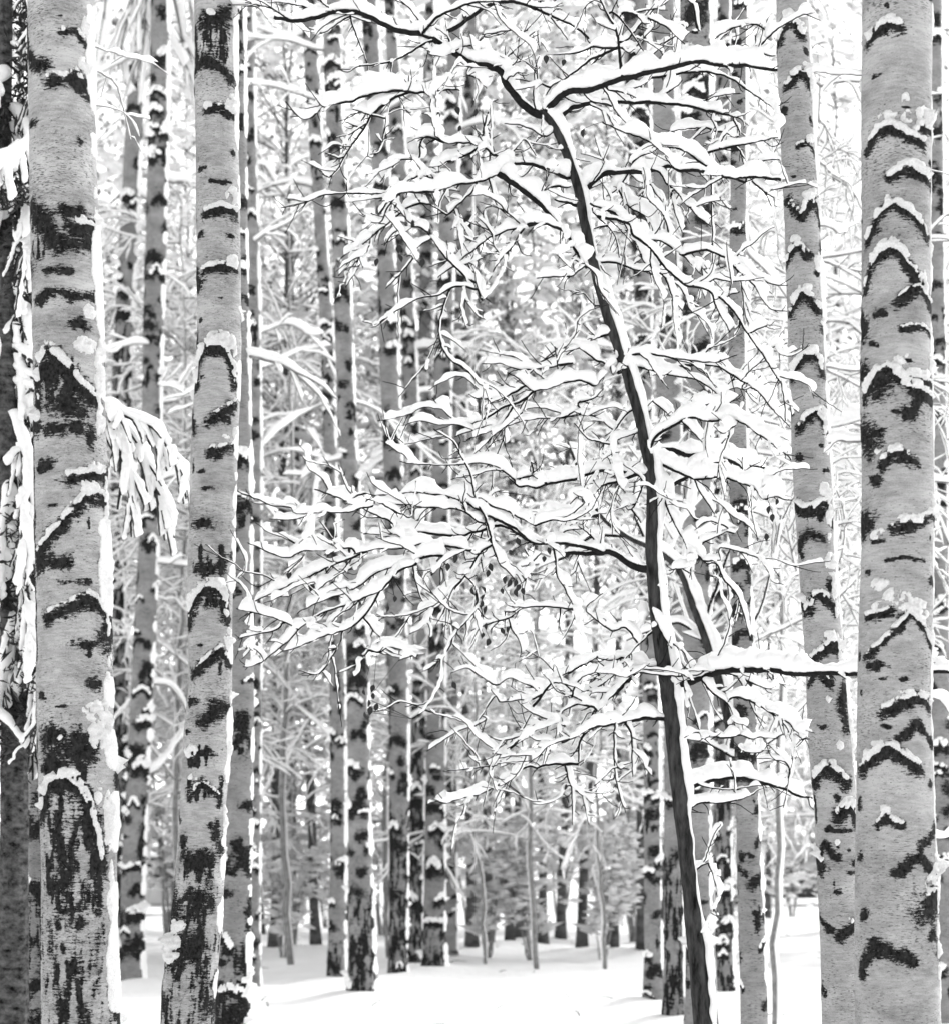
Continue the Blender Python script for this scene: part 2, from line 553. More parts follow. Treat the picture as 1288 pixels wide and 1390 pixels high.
def side_branch(tree, d, trace, r_px, snow_px, rng, mat='soft_twig', dd=0.0, twigs=3):
    """a snow-laden branch on a birch: trace in picture pixels starting at the trunk"""
    rootv, ax, rad = tree
    sc = d / F
    n = len(trace)
    pts = [P(x, y, d + dd * i / max(1, n - 1)) for i, (x, y) in enumerate(trace)]
    z0 = pts[0][2]
    pts[0] = np.array([ax(z0), d, z0])
    o = np.array(rootv.location)
    W, S = Tubes(), Tubes()
    p = smooth_path(pts, 7 * sc, 0.5 * sc, rng)
    r = taper(len(p), r_px * sc, r_px * .35 * sc)
    W.wood(p, r, 6)
    S.snow(p, r, snow_px * sc, rng, 8, wl=16 * sc)
    for k in range(twigs):
        i = rng.randint(len(p) // 4, max(len(p) - 2, len(p) // 4 + 1))
        t = p[min(i + 1, len(p) - 1)] - p[i - 1]; t /= np.linalg.norm(t) + 1e-9
        dv = t + np.array([rng.normal(0, .5), rng.normal(0, .5), rng.normal(0, .6)])
        L = rng.uniform(20, 60) * sc
        q = smooth_path([p[i], p[i] + dv * L * .5, p[i] + dv * L + np.array([0, 0, rng.normal(-.1, .2) * L])], 6 * sc, .5 * sc, rng)
        r2 = taper(len(q), r_px * .45 * sc, .35 * sc)
        W.wood(q, r2, 5)
        S.snow(q, r2, snow_px * .6 * sc, rng, 7, wl=14 * sc)
    b = W.build('branch', M[mat], rootv, o)
    S.build('snow', M['snow'], b, o)
    return b
# ------------------------------------------------------------------ the near birches, scar by scar
L = lambda pts, t, s=0: ('L', pts, t, s)
B = lambda x, y, rx, ry: ('B', x, y, rx, ry)
RG = lambda x, y, rx, ry: ('R', x, y, rx, ry)
NEAR = {}

NEAR['A'] = birch(7.0, [(82, 0, 89), (86, 270, 90), (93, 460, 95), (96, 600, 98), (99, 800, 99), (102, 950, 103), (107, 1100, 104), (109, 1300, 102)],
    'stout black-scarred birch at the left with fissured bark on its lower trunk',
    marks=[L([(38, 42), (42, 75), (54, 98), (70, 106)], 13), L([(95, 63), (110, 58), (122, 72)], 8, 1),
           L([(76, 128), (95, 126), (110, 116), (123, 136)], 12, .6), B(112, 130, 13, 10), B(50, 179, 11, 7), B(115, 204, 6, 6), B(92, 40, 4, 2),
           L([(42, 300), (52, 290), (66, 305), (80, 332), (95, 345), (125, 340)], 17), B(106, 300, 24, 11), B(112, 325, 20, 16), B(62, 312, 20, 20), RG(60, 345, 20, 20),
           L([(72, 381), (105, 382)], 7), L([(56, 418), (75, 411), (90, 408), (108, 416), (131, 411)], 10), RG(65, 418, 14, 10), B(119, 450, 15, 9), B(58, 318, 6, 4),
           L([(58, 560), (60, 515), (72, 490), (92, 505), (120, 540), (136, 555)], 15, .9), RG(90, 525, 44, 40), B(80, 515, 26, 26), B(104, 562, 34, 17), B(85, 592, 30, 10), B(112, 590, 25, 10),
           B(70, 641, 19, 9), B(130, 600, 8, 14), L([(104, 663), (125, 655), (146, 648)], 12, 1), B(82, 696, 6, 3),
           L([(147, 683), (125, 686), (108, 705), (88, 728), (72, 745), (58, 762)], 13, .8), L([(146, 683), (148, 730)], 6), B(64, 765, 22, 19), B(92, 770, 18, 10), L([(46, 705), (50, 740), (60, 762)], 11), B(128, 720, 3, 10),
           B(100, 797, 12, 4), B(126, 797, 9, 7), L([(75, 845), (100, 834), (130, 818), (147, 838)], 13, .5), B(130, 826, 18, 11), B(128, 880, 17, 10), B(130, 893, 6, 4),
           B(65, 948, 9, 7), B(137, 932, 12, 9), B(92, 962, 9, 2.5), L([(52, 950), (54, 1100), (60, 1300)], 6), L([(45, 480), (52, 640), (54, 900)], 4),
           B(82, 1002, 26, 20), B(80, 1035, 24, 30), B(120, 1020, 26, 24), RG(100, 1030, 48, 45), L([(62, 1110), (75, 1074), (98, 1062), (122, 1082), (138, 1125), (146, 1180)], 17, .7),
           RG(104, 1160, 50, 105), L([(88, 1110), (92, 1140), (96, 1185)], 9), L([(120, 1110), (112, 1130), (104, 1190)], 8), B(96, 1200, 20, 12), B(90, 1250, 6, 14), B(118, 1250, 8, 14), B(100, 1235, 22, 6), L([(140, 1120), (143, 1240)], 7), RG(104, 1330, 46, 30), B(96, 1285, 5, 9)],
    blobs=[(121, 46, 7, 14), (121, 98, 10, 11), (133, 90, 6, 26), (135, 300, 5, 50), (128, 432, 9, 10), (124, 478, 16, 11), (140, 480, 9, 20), (138, 520, 7, 40), (140, 575, 8, 22), (138, 640, 10, 9), (130, 668, 15, 10), (147, 700, 5, 50),
           (148, 790, 8, 24), (148, 840, 5, 26), (150, 920, 5, 25), (138, 968, 17, 13), (142, 1000, 15, 18), (150, 985, 8, 40), (152, 1115, 9, 38), (100, 1052, 20, 6), (140, 1085, 6, 8), (155, 1210, 5, 40), (92, 1004, 5, 4), (74, 1058, 5, 6), (143, 1068, 6, 6)],
    seed=11, nu=210, dz=0.0048, strip=0.005, rand=.10, H=9.5, group=None, rough=.8, rough_z=1.5, heavy=1.45)

NEAR['B'] = birch(9.0, [(293, 0, 60), (294, 100, 58), (297, 340, 58), (298, 460, 58), (293, 565, 63), (285, 800, 63), (286, 930, 60), (281, 1000, 64), (276, 1100, 62), (271, 1200, 66), (261, 1300, 72)],
    'slender birch with one tall snow-topped arch scar at mid trunk, second in from the left',
    marks=[B(292, 38, 28, 15), B(310, 28, 14, 14), L([(267, 45), (270, 95)], 8), L([(267, 102), (280, 92), (300, 102), (318, 115)], 10), RG(295, 70, 28, 40),
           L([(284, 161), (305, 157), (322, 166)], 8, 1), B(312, 163, 10, 6), B(277, 238, 10, 4), L([(290, 255), (316, 256)], 4), L([(284, 298), (305, 293), (322, 296)], 9, .8), B(275, 324, 10, 6), B(316, 326, 9, 4),
           L([(278, 377), (300, 371), (322, 374)], 7, .8), B(275, 440, 5, 3), B(303, 412, 3, 2), B(267, 398, 2, 6), B(319, 215, 4, 6),
           L([(268, 530), (270, 502), (280, 484), (295, 476), (310, 484), (319, 505), (322, 530)], 11, 1), B(298, 484, 14, 8), L([(262, 560), (268, 592)], 8), B(277, 518, 5, 3), L([(289, 580), (305, 568), (321, 553)], 11, .5), B(308, 575, 10, 8),
           L([(291, 622), (305, 616), (322, 610)], 10, .6), B(300, 624, 6, 7), B(278, 646, 6, 3), B(284, 669, 9, 4), B(266, 640, 3, 10), B(279, 716, 18, 9), RG(288, 765, 28, 28), B(285, 778, 20, 9), B(306, 770, 8, 18),
           L([(258, 850), (266, 822), (278, 808), (292, 802), (306, 812), (311, 845)], 11, 1), RG(290, 818, 22, 14), B(276, 880, 6, 3), L([(268, 916), (288, 900), (303, 886), (313, 902)], 11, .5), B(303, 910, 4, 12),
           B(264, 954, 12, 7), L([(284, 980), (298, 964), (313, 962)], 15), B(258, 995, 7, 4), RG(275, 1030, 26, 18), B(272, 1025, 22, 6), RG(272, 1070, 24, 22), L([(262, 1085), (278, 1064), (300, 1085)], 8, .6), B(302, 1078, 7, 22), B(290, 1120, 6, 5), B(252, 1140, 8, 13), B(297, 1130, 8, 16),
           B(275, 1166, 28, 14), RG(272, 1180, 28, 26), B(275, 1222, 22, 20), RG(270, 1230, 26, 30), B(262, 1290, 24, 24), RG(262, 1300, 32, 40)],
    blobs=[(318, 145, 10, 9), (318, 272, 11, 10), (318, 360, 9, 8), (300, 466, 20, 9), (318, 478, 7, 15), (321, 590, 5, 8), (310, 600, 6, 4), (293, 794, 19, 6), (313, 870, 8, 14), (316, 950, 6, 10), (312, 1010, 5, 20), (262, 1020, 12, 8), (270, 1060, 6, 5), (245, 1255, 14, 8), (236, 1285, 16, 20), (306, 1120, 5, 25), (262, 1055, 5, 4), (290, 28, 6, 5), (308, 1048, 4, 5)],
    seed=23, nu=170, dz=0.006, strip=0.005, rand=.10, H=10, group=None, rough=.8, rough_z=1.7, heavy=1.45)

NEAR['C'] = birch(6.8, [(1218, 0, 95), (1216, 300, 92), (1216, 465, 94), (1218, 700, 96), (1214, 900, 96), (1214, 1100, 102), (1217, 1300, 115)],
    'broad smooth grey birch at the right with many snow-capped chevron scars',
    marks=[L([(1222, 4), (1240, 2), (1262, 4)], 9), L([(1174, 68), (1186, 55), (1200, 54), (1212, 60)], 12, .9), B(1192, 58, 12, 8), B(1195, 24, 3, 4), B(1183, 116, 9, 4),
           L([(1174, 214), (1184, 192), (1200, 189), (1222, 206), (1244, 210)], 10, 1), L([(1236, 189), (1264, 190)], 9, 1), B(1220, 163, 7, 2.5), B(1257, 230, 6, 5), L([(1198, 257), (1224, 246), (1256, 261)], 11, 1), B(1230, 254, 20, 6),
           L([(1173, 336), (1185, 308), (1203, 291), (1222, 304), (1252, 334)], 11, 1), L([(1171, 398), (1181, 364), (1200, 350), (1216, 364), (1236, 392), (1246, 400)], 12, .9), B(1198, 356, 12, 7), L([(1210, 422), (1224, 412), (1240, 405), (1259, 425)], 12, .3), B(1215, 420, 9, 6),
           B(1186, 438, 14, 6), L([(1213, 460), (1240, 455), (1262, 462)], 6, .6), B(1180, 474, 9, 5), B(1221, 502, 6, 2.5),
           L([(1172, 545), (1182, 518), (1193, 512), (1210, 525), (1228, 544), (1263, 552)], 12, 1), B(1190, 524, 17, 9), L([(1222, 525), (1262, 528)], 7, 1), B(1222, 572, 13, 10), B(1205, 568, 9, 3), L([(1240, 550), (1225, 575)], 12), B(1183, 594, 14, 7), B(1257, 550, 9, 14),
           L([(1189, 640), (1200, 627), (1208, 624), (1231, 637)], 10, .8), B(1212, 634, 18, 5), B(1179, 659, 12, 8), L([(1203, 728), (1230, 721), (1258, 704), (1266, 712)], 10, 1), B(1182, 740, 13, 5), L([(1192, 766), (1218, 764), (1246, 767)], 3.5), B(1173, 779, 7, 5), B(1257, 794, 11, 6), B(1255, 735, 2, 5),
           L([(1173, 842), (1200, 836)], 8, 1), L([(1172, 897), (1190, 878), (1208, 858), (1222, 842), (1240, 852), (1252, 872), (1262, 892)], 8, 1), B(1222, 842, 14, 5), B(1184, 907, 16, 7), B(1166, 892, 5, 7),
           B(1190, 925, 6, 2), B(1216, 927, 6, 3), B(1167, 940, 4, 4), L([(1189, 972), (1210, 962), (1235, 950), (1258, 964)], 11, .8), B(1200, 970, 12, 7), L([(1204, 1008), (1222, 998), (1234, 984), (1250, 1000), (1260, 1012)], 10), B(1192, 990, 8, 3), 
           L([(1166, 1050), (1178, 1032), (1195, 1018), (1212, 1030), (1236, 1046)], 12, 1), B(1196, 1026, 14, 7), B(1255, 1068, 7, 6), B(1165, 1090, 8, 9), L([(1182, 1122), (1192, 1110), (1204, 1120), (1213, 1124)], 8, .9), B(1192, 1116, 9, 7), L([(1239, 1150), (1252, 1142), (1262, 1124)], 10), B(1165, 1164, 8, 10),
           L([(1207, 1187), (1226, 1168), (1240, 1163), (1252, 1180), (1262, 1184)], 10), B(1231, 1168, 12, 5), B(1168, 1243, 10, 8), B(1257, 1270, 11, 7), B(1257, 1233, 3, 4), L([(1164, 1320), (1180, 1280), (1200, 1292), (1225, 1302)], 12), B(1182, 1292, 12, 9), B(1220, 1160, 2.5, 2)],
    blobs=[(1194, 42, 13, 6), (1195, 172, 13, 6), (1220, 175, 8, 8), (1220, 150, 6, 7), (1250, 170, 17, 12), (1228, 238, 20, 6), (1232, 190, 6, 5), (1202, 283, 12, 6), (1198, 342, 14, 6), (1245, 385, 6, 9), (1248, 400, 5, 9), (1258, 500, 8, 14), (1240, 515, 20, 5), (1210, 502, 9, 6), (1228, 530, 16, 6), (1205, 616, 10, 5), (1184, 620, 5, 4),
           (1228, 712, 24, 6), (1260, 690, 6, 14), (1183, 730, 12, 6), (1185, 797, 12, 8), (1205, 815, 20, 9), (1228, 828, 20, 10), (1240, 840, 12, 9), (1186, 826, 12, 6), (1260, 870, 4, 22), (1222, 942, 16, 3), (1186, 1012, 14, 6), (1172, 1025, 6, 9), (1192, 1100, 7, 5), (1265, 1200, 4, 40), (1268, 1290, 5, 40), (1262, 340, 4, 50), (1221, 495, 3, 3)],
    seed=37, nu=210, dz=0.0048, strip=0.005, rand=.10, H=9.5, group=None, mat='birch_grey', strip_ang=95)

NEAR['D'] = birch(8.5, [(1074, 0, 42), (1078, 100, 45), (1083, 200, 45), (1088, 300, 48), (1094, 465, 48), (1100, 600, 52), (1108, 750, 51), (1119, 900, 52), (1126, 1000, 58), (1134, 1100, 57), (1138, 1200, 55), (1140, 1300, 52)],
    'leaning thin grey birch close beside the broad one, snow piled down its right edge',
    marks=[L([(1056, 62), (1063, 40), (1072, 38), (1086, 56)], 11, .9), B(1092, 76, 5, 6), B(1081, 2, 6, 4), L([(1064, 126), (1078, 112), (1092, 108), (1098, 124)], 10, 1), B(1062, 156, 10, 7), B(1096, 168, 4, 8), L([(1078, 208), (1090, 201), (1102, 212)], 6, .8), B(1074, 245, 4, 2),
           B(1066, 275, 9, 8), L([(1072, 288), (1082, 302), (1095, 285), (1106, 278), (1111, 305)], 11, .9), B(1082, 303, 8, 6), L([(1067, 362), (1074, 342), (1082, 344), (1092, 354)], 10, .9), B(1106, 377, 7, 4), L([(1071, 430), (1080, 410), (1088, 408), (1110, 428)], 10, .9),
           L([(1073, 518), (1084, 494), (1094, 489), (1106, 496), (1112, 512)], 11, 1), L([(1081, 588), (1096, 568), (1104, 566), (1119, 588)], 9, .8), B(1080, 624, 9, 7), B(1117, 641, 7, 4), B(1110, 609, 4, 3), L([(1079, 686), (1086, 696), (1098, 700), (1110, 688), (1118, 688), (1126, 715)], 10, 1), B(1112, 700, 12, 8), RG(1105, 705, 20, 12),
           L([(1083, 745), (1093, 725), (1112, 736)], 10), L([(1079, 738), (1087, 757)], 5), B(1126, 795, 10, 8), B(1122, 800, 4, 12), L([(1091, 834), (1102, 812), (1110, 812), (1129, 832)], 10, .9), L([(1099, 900), (1112, 886), (1126, 874), (1138, 882), (1143, 905)], 12, .8), B(1128, 882, 12, 8),
           L([(1096, 930), (1104, 912), (1110, 914), (1121, 930)], 10, .3), L([(1143, 935), (1138, 965), (1146, 990)], 12), B(1112, 988, 7, 4), B(1120, 952, 4, 3), L([(1104, 1065), (1114, 1046), (1124, 1048), (1144, 1065)], 12, .8), B(1130, 1085, 5, 5), L([(1133, 1112), (1142, 1100), (1152, 1098), (1161, 1118)], 14, .8), B(1120, 1126, 6, 4), L([(1118, 1128), (1150, 1129)], 4), B(1132, 1150, 4, 3),
           L([(1110, 1162), (1116, 1148), (1131, 1166)], 8), B(1131, 1211, 8, 5), B(1128, 1200, 2, 4), L([(1133, 1272), (1148, 1262), (1162, 1250)], 10), L([(1112, 1245), (1123, 1262)], 8), B(1150, 1184, 12, 3), L([(1102, 1085), (1107, 1115)], 5), B(1148, 1155, 3, 3)],
    blobs=[(1068, 25, 8, 6), (1086, 45, 7, 7), (1095, 97, 14, 7), (1100, 120, 6, 22), (1097, 195, 8, 6), (1098, 272, 13, 9), (1103, 255, 6, 6), (1075, 330, 8, 5), (1107, 360, 7, 13), (1087, 398, 9, 6), (1095, 480, 13, 7), (1110, 495, 6, 10), (1112, 560, 9, 7), (1118, 590, 5, 30), (1115, 672, 8, 12), (1120, 700, 4, 40), (1124, 770, 9, 16), (1130, 800, 5, 40), (1104, 804, 7, 4), (1125, 866, 12, 7), (1138, 890, 6, 20), (1148, 930, 6, 30), (1152, 990, 5, 60), (1134, 1013, 5, 6), (1125, 1038, 6, 4), (1142, 1093, 8, 5), (1131, 1145, 4, 4), (1119, 952, 4, 4), (1150, 1250, 5, 4)],
    seed=41, nu=140, dz=0.0056, strip=0.009, rand=.10, H=10, group=None, mat='birch_grey', strip_ang=88)
# ------------------------------------------------------------------ birches further in, slightly out of focus
MID = {}
mids = [
 # key, d, axis, label, opts
 ('behindA', 11.0, [(62, 0, 44), (62, 465, 46), (64, 700, 46), (62, 950, 46), (62, 1300, 48)], 'grey birch showing as a thin strip behind the stout left one', dict(seed=101, rough=.7, rough_z=1.6)),
 ('B2', 13.0, [(322, 0, 22), (324, 300, 24), (327, 600, 30), (328, 900, 33), (328, 1000, 34), (322, 1200, 40), (318, 1300, 46)], 'birch half hidden by the arch-scarred birch, just right of its trunk', dict(seed=102, rough=.8, rough_z=1.2)),
 ('B3', 21.0, [(336, 0, 18), (340, 200, 17), (345, 400, 17), (348, 600, 16), (348, 900, 16), (346, 1150, 17), (345, 1300, 18)], 'thin birch with close dark bands, second trunk right of the arch-scarred birch', dict(seed=103, rand=.06)),
 ('E', 22.0, [(218, 0, 26), (217, 130, 27), (214, 250, 28), (208, 465, 28), (204, 700, 28), (197, 850, 30), (190, 1000, 30), (183, 1150, 32), (179, 1280, 34)], 'leaning birch with a boot of snow at its foot between the two left foreground birches', dict(seed=104)),
 ('F', 26.0, [(192, 0, 22), (186, 100, 23), (176, 300, 25), (166, 500, 26), (163, 800, 25), (160, 1100, 25), (158, 1280, 26)], 'dark mottled trunk behind the leaning birch with the snowy foot', dict(seed=105, rand=.09, rough=1.0, rough_z=9.0)),
 ('G1', 22.0, [(420, 0, 20), (424, 100, 20), (435, 300, 17), (445, 465, 18), (450, 700, 18), (458, 900, 22), (460, 1100, 22), (458, 1290, 24)], 'left one of the close pair of tall birches left of centre', dict(seed=106, rough=.8, rough_z=.8)),
 ('G2', 20.0, [(450, 0, 24), (454, 150, 24), (462, 300, 24), (468, 465, 25), (472, 600, 25), (479, 700, 27), (486, 900, 31), (488, 1100, 30), (492, 1290, 36)], 'right one of the close pair of tall birches left of centre, blackened at its foot', dict(seed=107, rough=1.0, rough_z=1.4)),
 ('G3', 23.0, [(502, 0, 22), (507, 100, 24), (523, 300, 24), (529, 500, 27), (533, 600, 26), (540, 900, 27), (542, 1000, 28), (542, 1200, 26), (541, 1290, 24)], 'birch standing alone between the close pair and the four-trunk clump', dict(seed=108, rough=.9, rough_z=2.2)),
 ('G4', 25.0, [(540, 200, 22), (552, 400, 21), (556, 500, 22), (563, 600, 17), (570, 900, 20), (569, 1000, 22), (565, 1100, 24), (562, 1290, 25)], 'darkest trunk of the four-trunk clump, black and rough towards its foot', dict(seed=109, rough=1.0, rough_z=4.0)),
 ('G5', 30.0, [(580, 200, 19), (578, 420, 19), (574, 600, 18), (571, 800, 17), (582, 1100, 16), (588, 1290, 17)], 'thin pale trunk second in the four-trunk clump', dict(seed=110)),
 ('G6', 24.0, [(612, 200, 24), (606, 350, 24), (602, 465, 25), (598, 700, 25), (593, 900, 25), (591, 1100, 28), (590, 1290, 30)], 'stoutest pale trunk of the four-trunk clump, with chevron scars near its foot', dict(seed=111, rand=.075, rough=.8, rough_z=1.0)),
 ('G7', 27.0, [(632, 300, 22), (628, 465, 25), (622, 600, 20), (615, 800, 18), (612, 1000, 17), (612, 1290, 18)], 'rightmost trunk of the four-trunk clump, its top behind the sapling twigs', dict(seed=112)),
 ('H1', 15.0, [(944, 0, 42), (946, 300, 42), (947, 600, 40), (945, 800, 37), (945, 1000, 35), (948, 1290, 36)], 'large dark-blotched birch right behind the stem of the snowy sapling', dict(seed=113, rand=.085, heavy=1.9)),
 ('H2', 20.0, [(981, 150, 22), (980, 300, 21), (978, 600, 20), (978, 900, 22), (980, 1100, 24), (982, 1290, 26)], 'thin dark-patched trunk touching the large dark-blotched birch on its right', dict(seed=114, rough=1.0, rough_z=3.0)),
 ('H4', 11.3, [(1003, 0, 21), (1002, 250, 22), (1000, 500, 24), (1004, 750, 27), (1010, 950, 30), (1016, 1150, 33), (1021, 1290, 36)], 'birch with a snow-topped arch scar low on its trunk by the bright gap', dict(seed=115)),
 ('H5a', 19.0, [(862, 0, 34), (866, 150, 34), (872, 400, 24), (876, 700, 22), (884, 1000, 22), (886, 1290, 24)], 'grey trunk crossed by the right-hand upper boughs of the sapling', dict(seed=116)),
 ('H5b', 17.0, [(900, 0, 30), (902, 250, 32), (904, 440, 34), (907, 520, 34), (912, 700, 30), (914, 900, 27), (914, 1100, 26), (914, 1290, 27)], 'birch with a big snow-capped arch just right of the sapling stem', dict(seed=117, rough=1.0, rough_z=1.8,
     marks=[('L', [(890, 480), (893, 445), (903, 432), (914, 445), (918, 475)], 9, 1)])),
 ('C2', 16.0, [(1264, 0, 28), (1266, 250, 28), (1270, 500, 27), (1274, 800, 29), (1278, 1300, 32)], 'ring-banded birch showing as a strip behind the right edge of the broad grey birch', dict(seed=118, rand=.09)),
]
for key, d, pts, label, o in mids:
    o = dict(o)
    MID[key] = birch(d, pts, label, H=HC + HY / F * d + 3.0, nu=56, dz=0.016, strip=.010, strip_ang=82, mat='birch_far',
                     heavy=o.pop('heavy', 1.9), rand=o.pop('rand', .055), group=None, **o)

rb = R8(5)
HANG = [[(217, -70), (190, -30), (172, 30), (160, 95)], [(218, -60), (200, -10), (195, 50), (185, 110)], [(218, -60), (235, -10), (245, 40), (252, 100)], [(217, -90), (240, -50), (262, 0), (268, 60)], [(217, -40), (212, 10), (222, 60), (215, 100)], [(216, -100), (170, -60), (145, -10), (140, 50)]]
def mid_b(k, d, tr, r=2.2, s=9, dd=0.0, tw=3):
    side_branch(MID[k] if k in MID else NEAR[k], d, tr, r, s, rb, dd=dd, twigs=tw)
mid_b('G1', 22, [(424, 45), (395, 50), (360, 44), (330, 52)], 2.0, 8, .4)
mid_b('G1', 22, [(430, 75), (412, 62), (395, 55), (350, 55)], 1.6, 3, .6)
mid_b('B3', 21, [(343, 330), (360, 318), (395, 300), (430, 268)], 2.2, 7, -.8)
mid_b('B3', 21, [(346, 500), (372, 495), (405, 478), (450, 468)], 2.0, 8, .6)
mid_b('B3', 21, [(344, 455), (390, 440), (420, 455), (440, 452)], 1.6, 7, .6)
mid_b('E', 22, [(222, 550), (235, 545), (250, 535), (275, 520)], 3.0, 9, .5)
mid_b('E', 22, [(212, 240), (235, 247), (255, 240), (275, 228)], 2.5, 9, .5)
mid_b('E', 22, [(197, 800), (220, 742), (240, 748), (262, 762)], 1.0, 0.8, .5, 1)
mid_b('E', 22, [(192, 1060), (215, 1040), (238, 1010), (255, 990)], 2.0, 8, .6)
mid_b('E', 22, [(200, 930), (225, 930), (245, 950), (260, 980)], 1.6, 6, .8)
mid_b('H4', 11.3, [(1002, 330), (1040, 370), (1062, 395), (1100, 450)], 1.8, 9, .6, 5)
mid_b('H4', 11.3, [(1004, 470), (1030, 520), (1060, 560), (1090, 590)], 1.8, 9, .6, 5)
mid_b('C2', 16, [(1264, 40), (1275, 42), (1290, 40), (1320, 52)], 2, 8, .3)
mid_b('C2', 16, [(1270, 312), (1282, 318), (1300, 330), (1330, 345)], 2.6, 12, .3)
mid_b('C2', 16, [(1270, 600), (1285, 596), (1310, 590), (1340, 600)], 2.6, 14, .3)
mid_b('C2', 16, [(1274, 660), (1290, 655), (1310, 648), (1340, 660)], 2.6, 14, .3)
mid_b('C2', 16, [(1266, 330), (1230, 362), (1200, 395), (1120, 400)], 3.0, 10, .5, 5)
mid_b('C2', 16, [(1266, 300), (1200, 262), (1168, 235), (1130, 205), (1100, 180)], 4.0, 12, .6, 6)
mid_b('C2', 16, [(1268, 480), (1200, 470), (1150, 440), (1120, 436)], 2.5, 10, .6, 5)
mid_b('C2', 16, [(1272, 690), (1210, 655), (1160, 640), (1115, 650)], 4.0, 20, .6, 5)
mid_b('C2', 16, [(1272, 620), (1210, 600), (1160, 575), (1118, 580)], 4.0, 26, .6, 5)
mid_b('C2', 16, [(1272, 930), (1240, 918), (1160, 920), (1120, 930)], 4.0, 20, .6, 5)
mid_b('C', 6.8, [(1172, 106), (1140, 101), (1118, 98), (1104, 97)], 1.3, 11, .35, 2)
mid_b('D', 8.5, [(1114, 305), (1124, 308), (1140, 318), (1148, 306)], 1.3, 13, .2, 1)
mid_b('C', 6.8, [(1170, 598), (1160, 600), (1140, 598), (1124, 602)], 2.2, 14, .4, 2)
mid_b('C', 6.8, [(1262, 225), (1275, 232), (1290, 238), (1320, 240)], 1.0, 1.0, .2, 1)
mid_b('C', 6.8, [(1262, 940), (1275, 950), (1290, 965), (1320, 1000)], 1.6, 13, .2, 2)
mid_b('C', 6.8, [(1264, 1134), (1275, 1138), (1290, 1132), (1320, 1120)], 1.2, 10, .2, 1)
mid_b('A', 7.0, [(128, 50), (150, 70), (175, 78), (215, 84)], 1.2, 5, .8, 3)
mid_b('A', 7.0, [(130, 80), (148, 105), (165, 140), (178, 190)], 1.3, 3, .8, 2)
mid_b('A', 7.0, [(130, 136), (152, 146), (175, 155), (205, 162)], 1.0, 4, .5, 1)
mid_b('B', 9.0, [(324, 5), (345, 8), (365, 25), (395, 27)], 1.3, 9, -.4, 3)
for tr_ in HANG:
    mid_b('E', 22, tr_, 2.6, 15, .8, 12)
# random boughs on the birches deeper in
for k in ('F', 'G1', 'G2', 'G3', 'G4', 'G5', 'G6', 'G7', 'H1', 'H2', 'H4', 'H5a', 'H5b', 'B2', 'E'):
    d = dict((m[0], m[1]) for m in mids)[k]
    for j in range(rb.randint(3, 6)):
        y = rb.uniform(-60, 800)
        x = (MID[k][1](HC + (HY - y) * d / F)) * F / d + 644
        sg = 1 if rb.rand() < .5 else -1
        Lb = rb.uniform(45, 150)
        tr = [(x, y)]; a = rb.uniform(-.2, .9)
        for q in range(4):
            a -= rb.uniform(-.05, .42)
            tr.append((tr[-1][0] + sg * Lb / 4 * math.cos(a), tr[-1][1] - Lb / 4 * math.sin(a)))
        mid_b(k, d, tr, rb.uniform(1.2, 2.4), rb.uniform(5, 9), rb.uniform(-1.2, 1.2), 6)
# ------------------------------------------------------------------ the snow-laden young tree
YD = 8.0
SC = YD / F
TILES = {'1': (320, 0), '2': (580, 0), '3': (830, 0), '4': (430, 220), '5': (600, 220), '6': (830, 220), 'R': (820, 440),
         'B': (560, 460), 'W': (310, 620), 'V': (560, 620), 'S': (820, 700), 'Q': (850, 960), 'K': (580, 820)}
KZ = 280.0 / 1288.0


def tp(s):
    """'2:960,1380 930,1250 3:0,515' -> picture pixels; the digit names the detail view the numbers were read in"""
    out, t = [], None
    for w in s.split():
        if ':' in w:
            t, w = w.split(':')
        a, b = w.split(',')
        out.append((TILES[t][0] + float(a) * KZ, TILES[t][1] + float(b) * KZ))
    return out


STEM = [(978, 1650), (966, 1480), (955, 1390), (947, 1300), (936, 1200), (925, 1100), (915, 1010), (906, 930), (895, 860), (888, 800),
        (885, 760), (885, 700), (884, 650), (875, 600), (862, 545), (845, 490), (828, 440), (814, 390), (800, 335), (788, 270), (772, 215), (752, 170), (734, 150)]
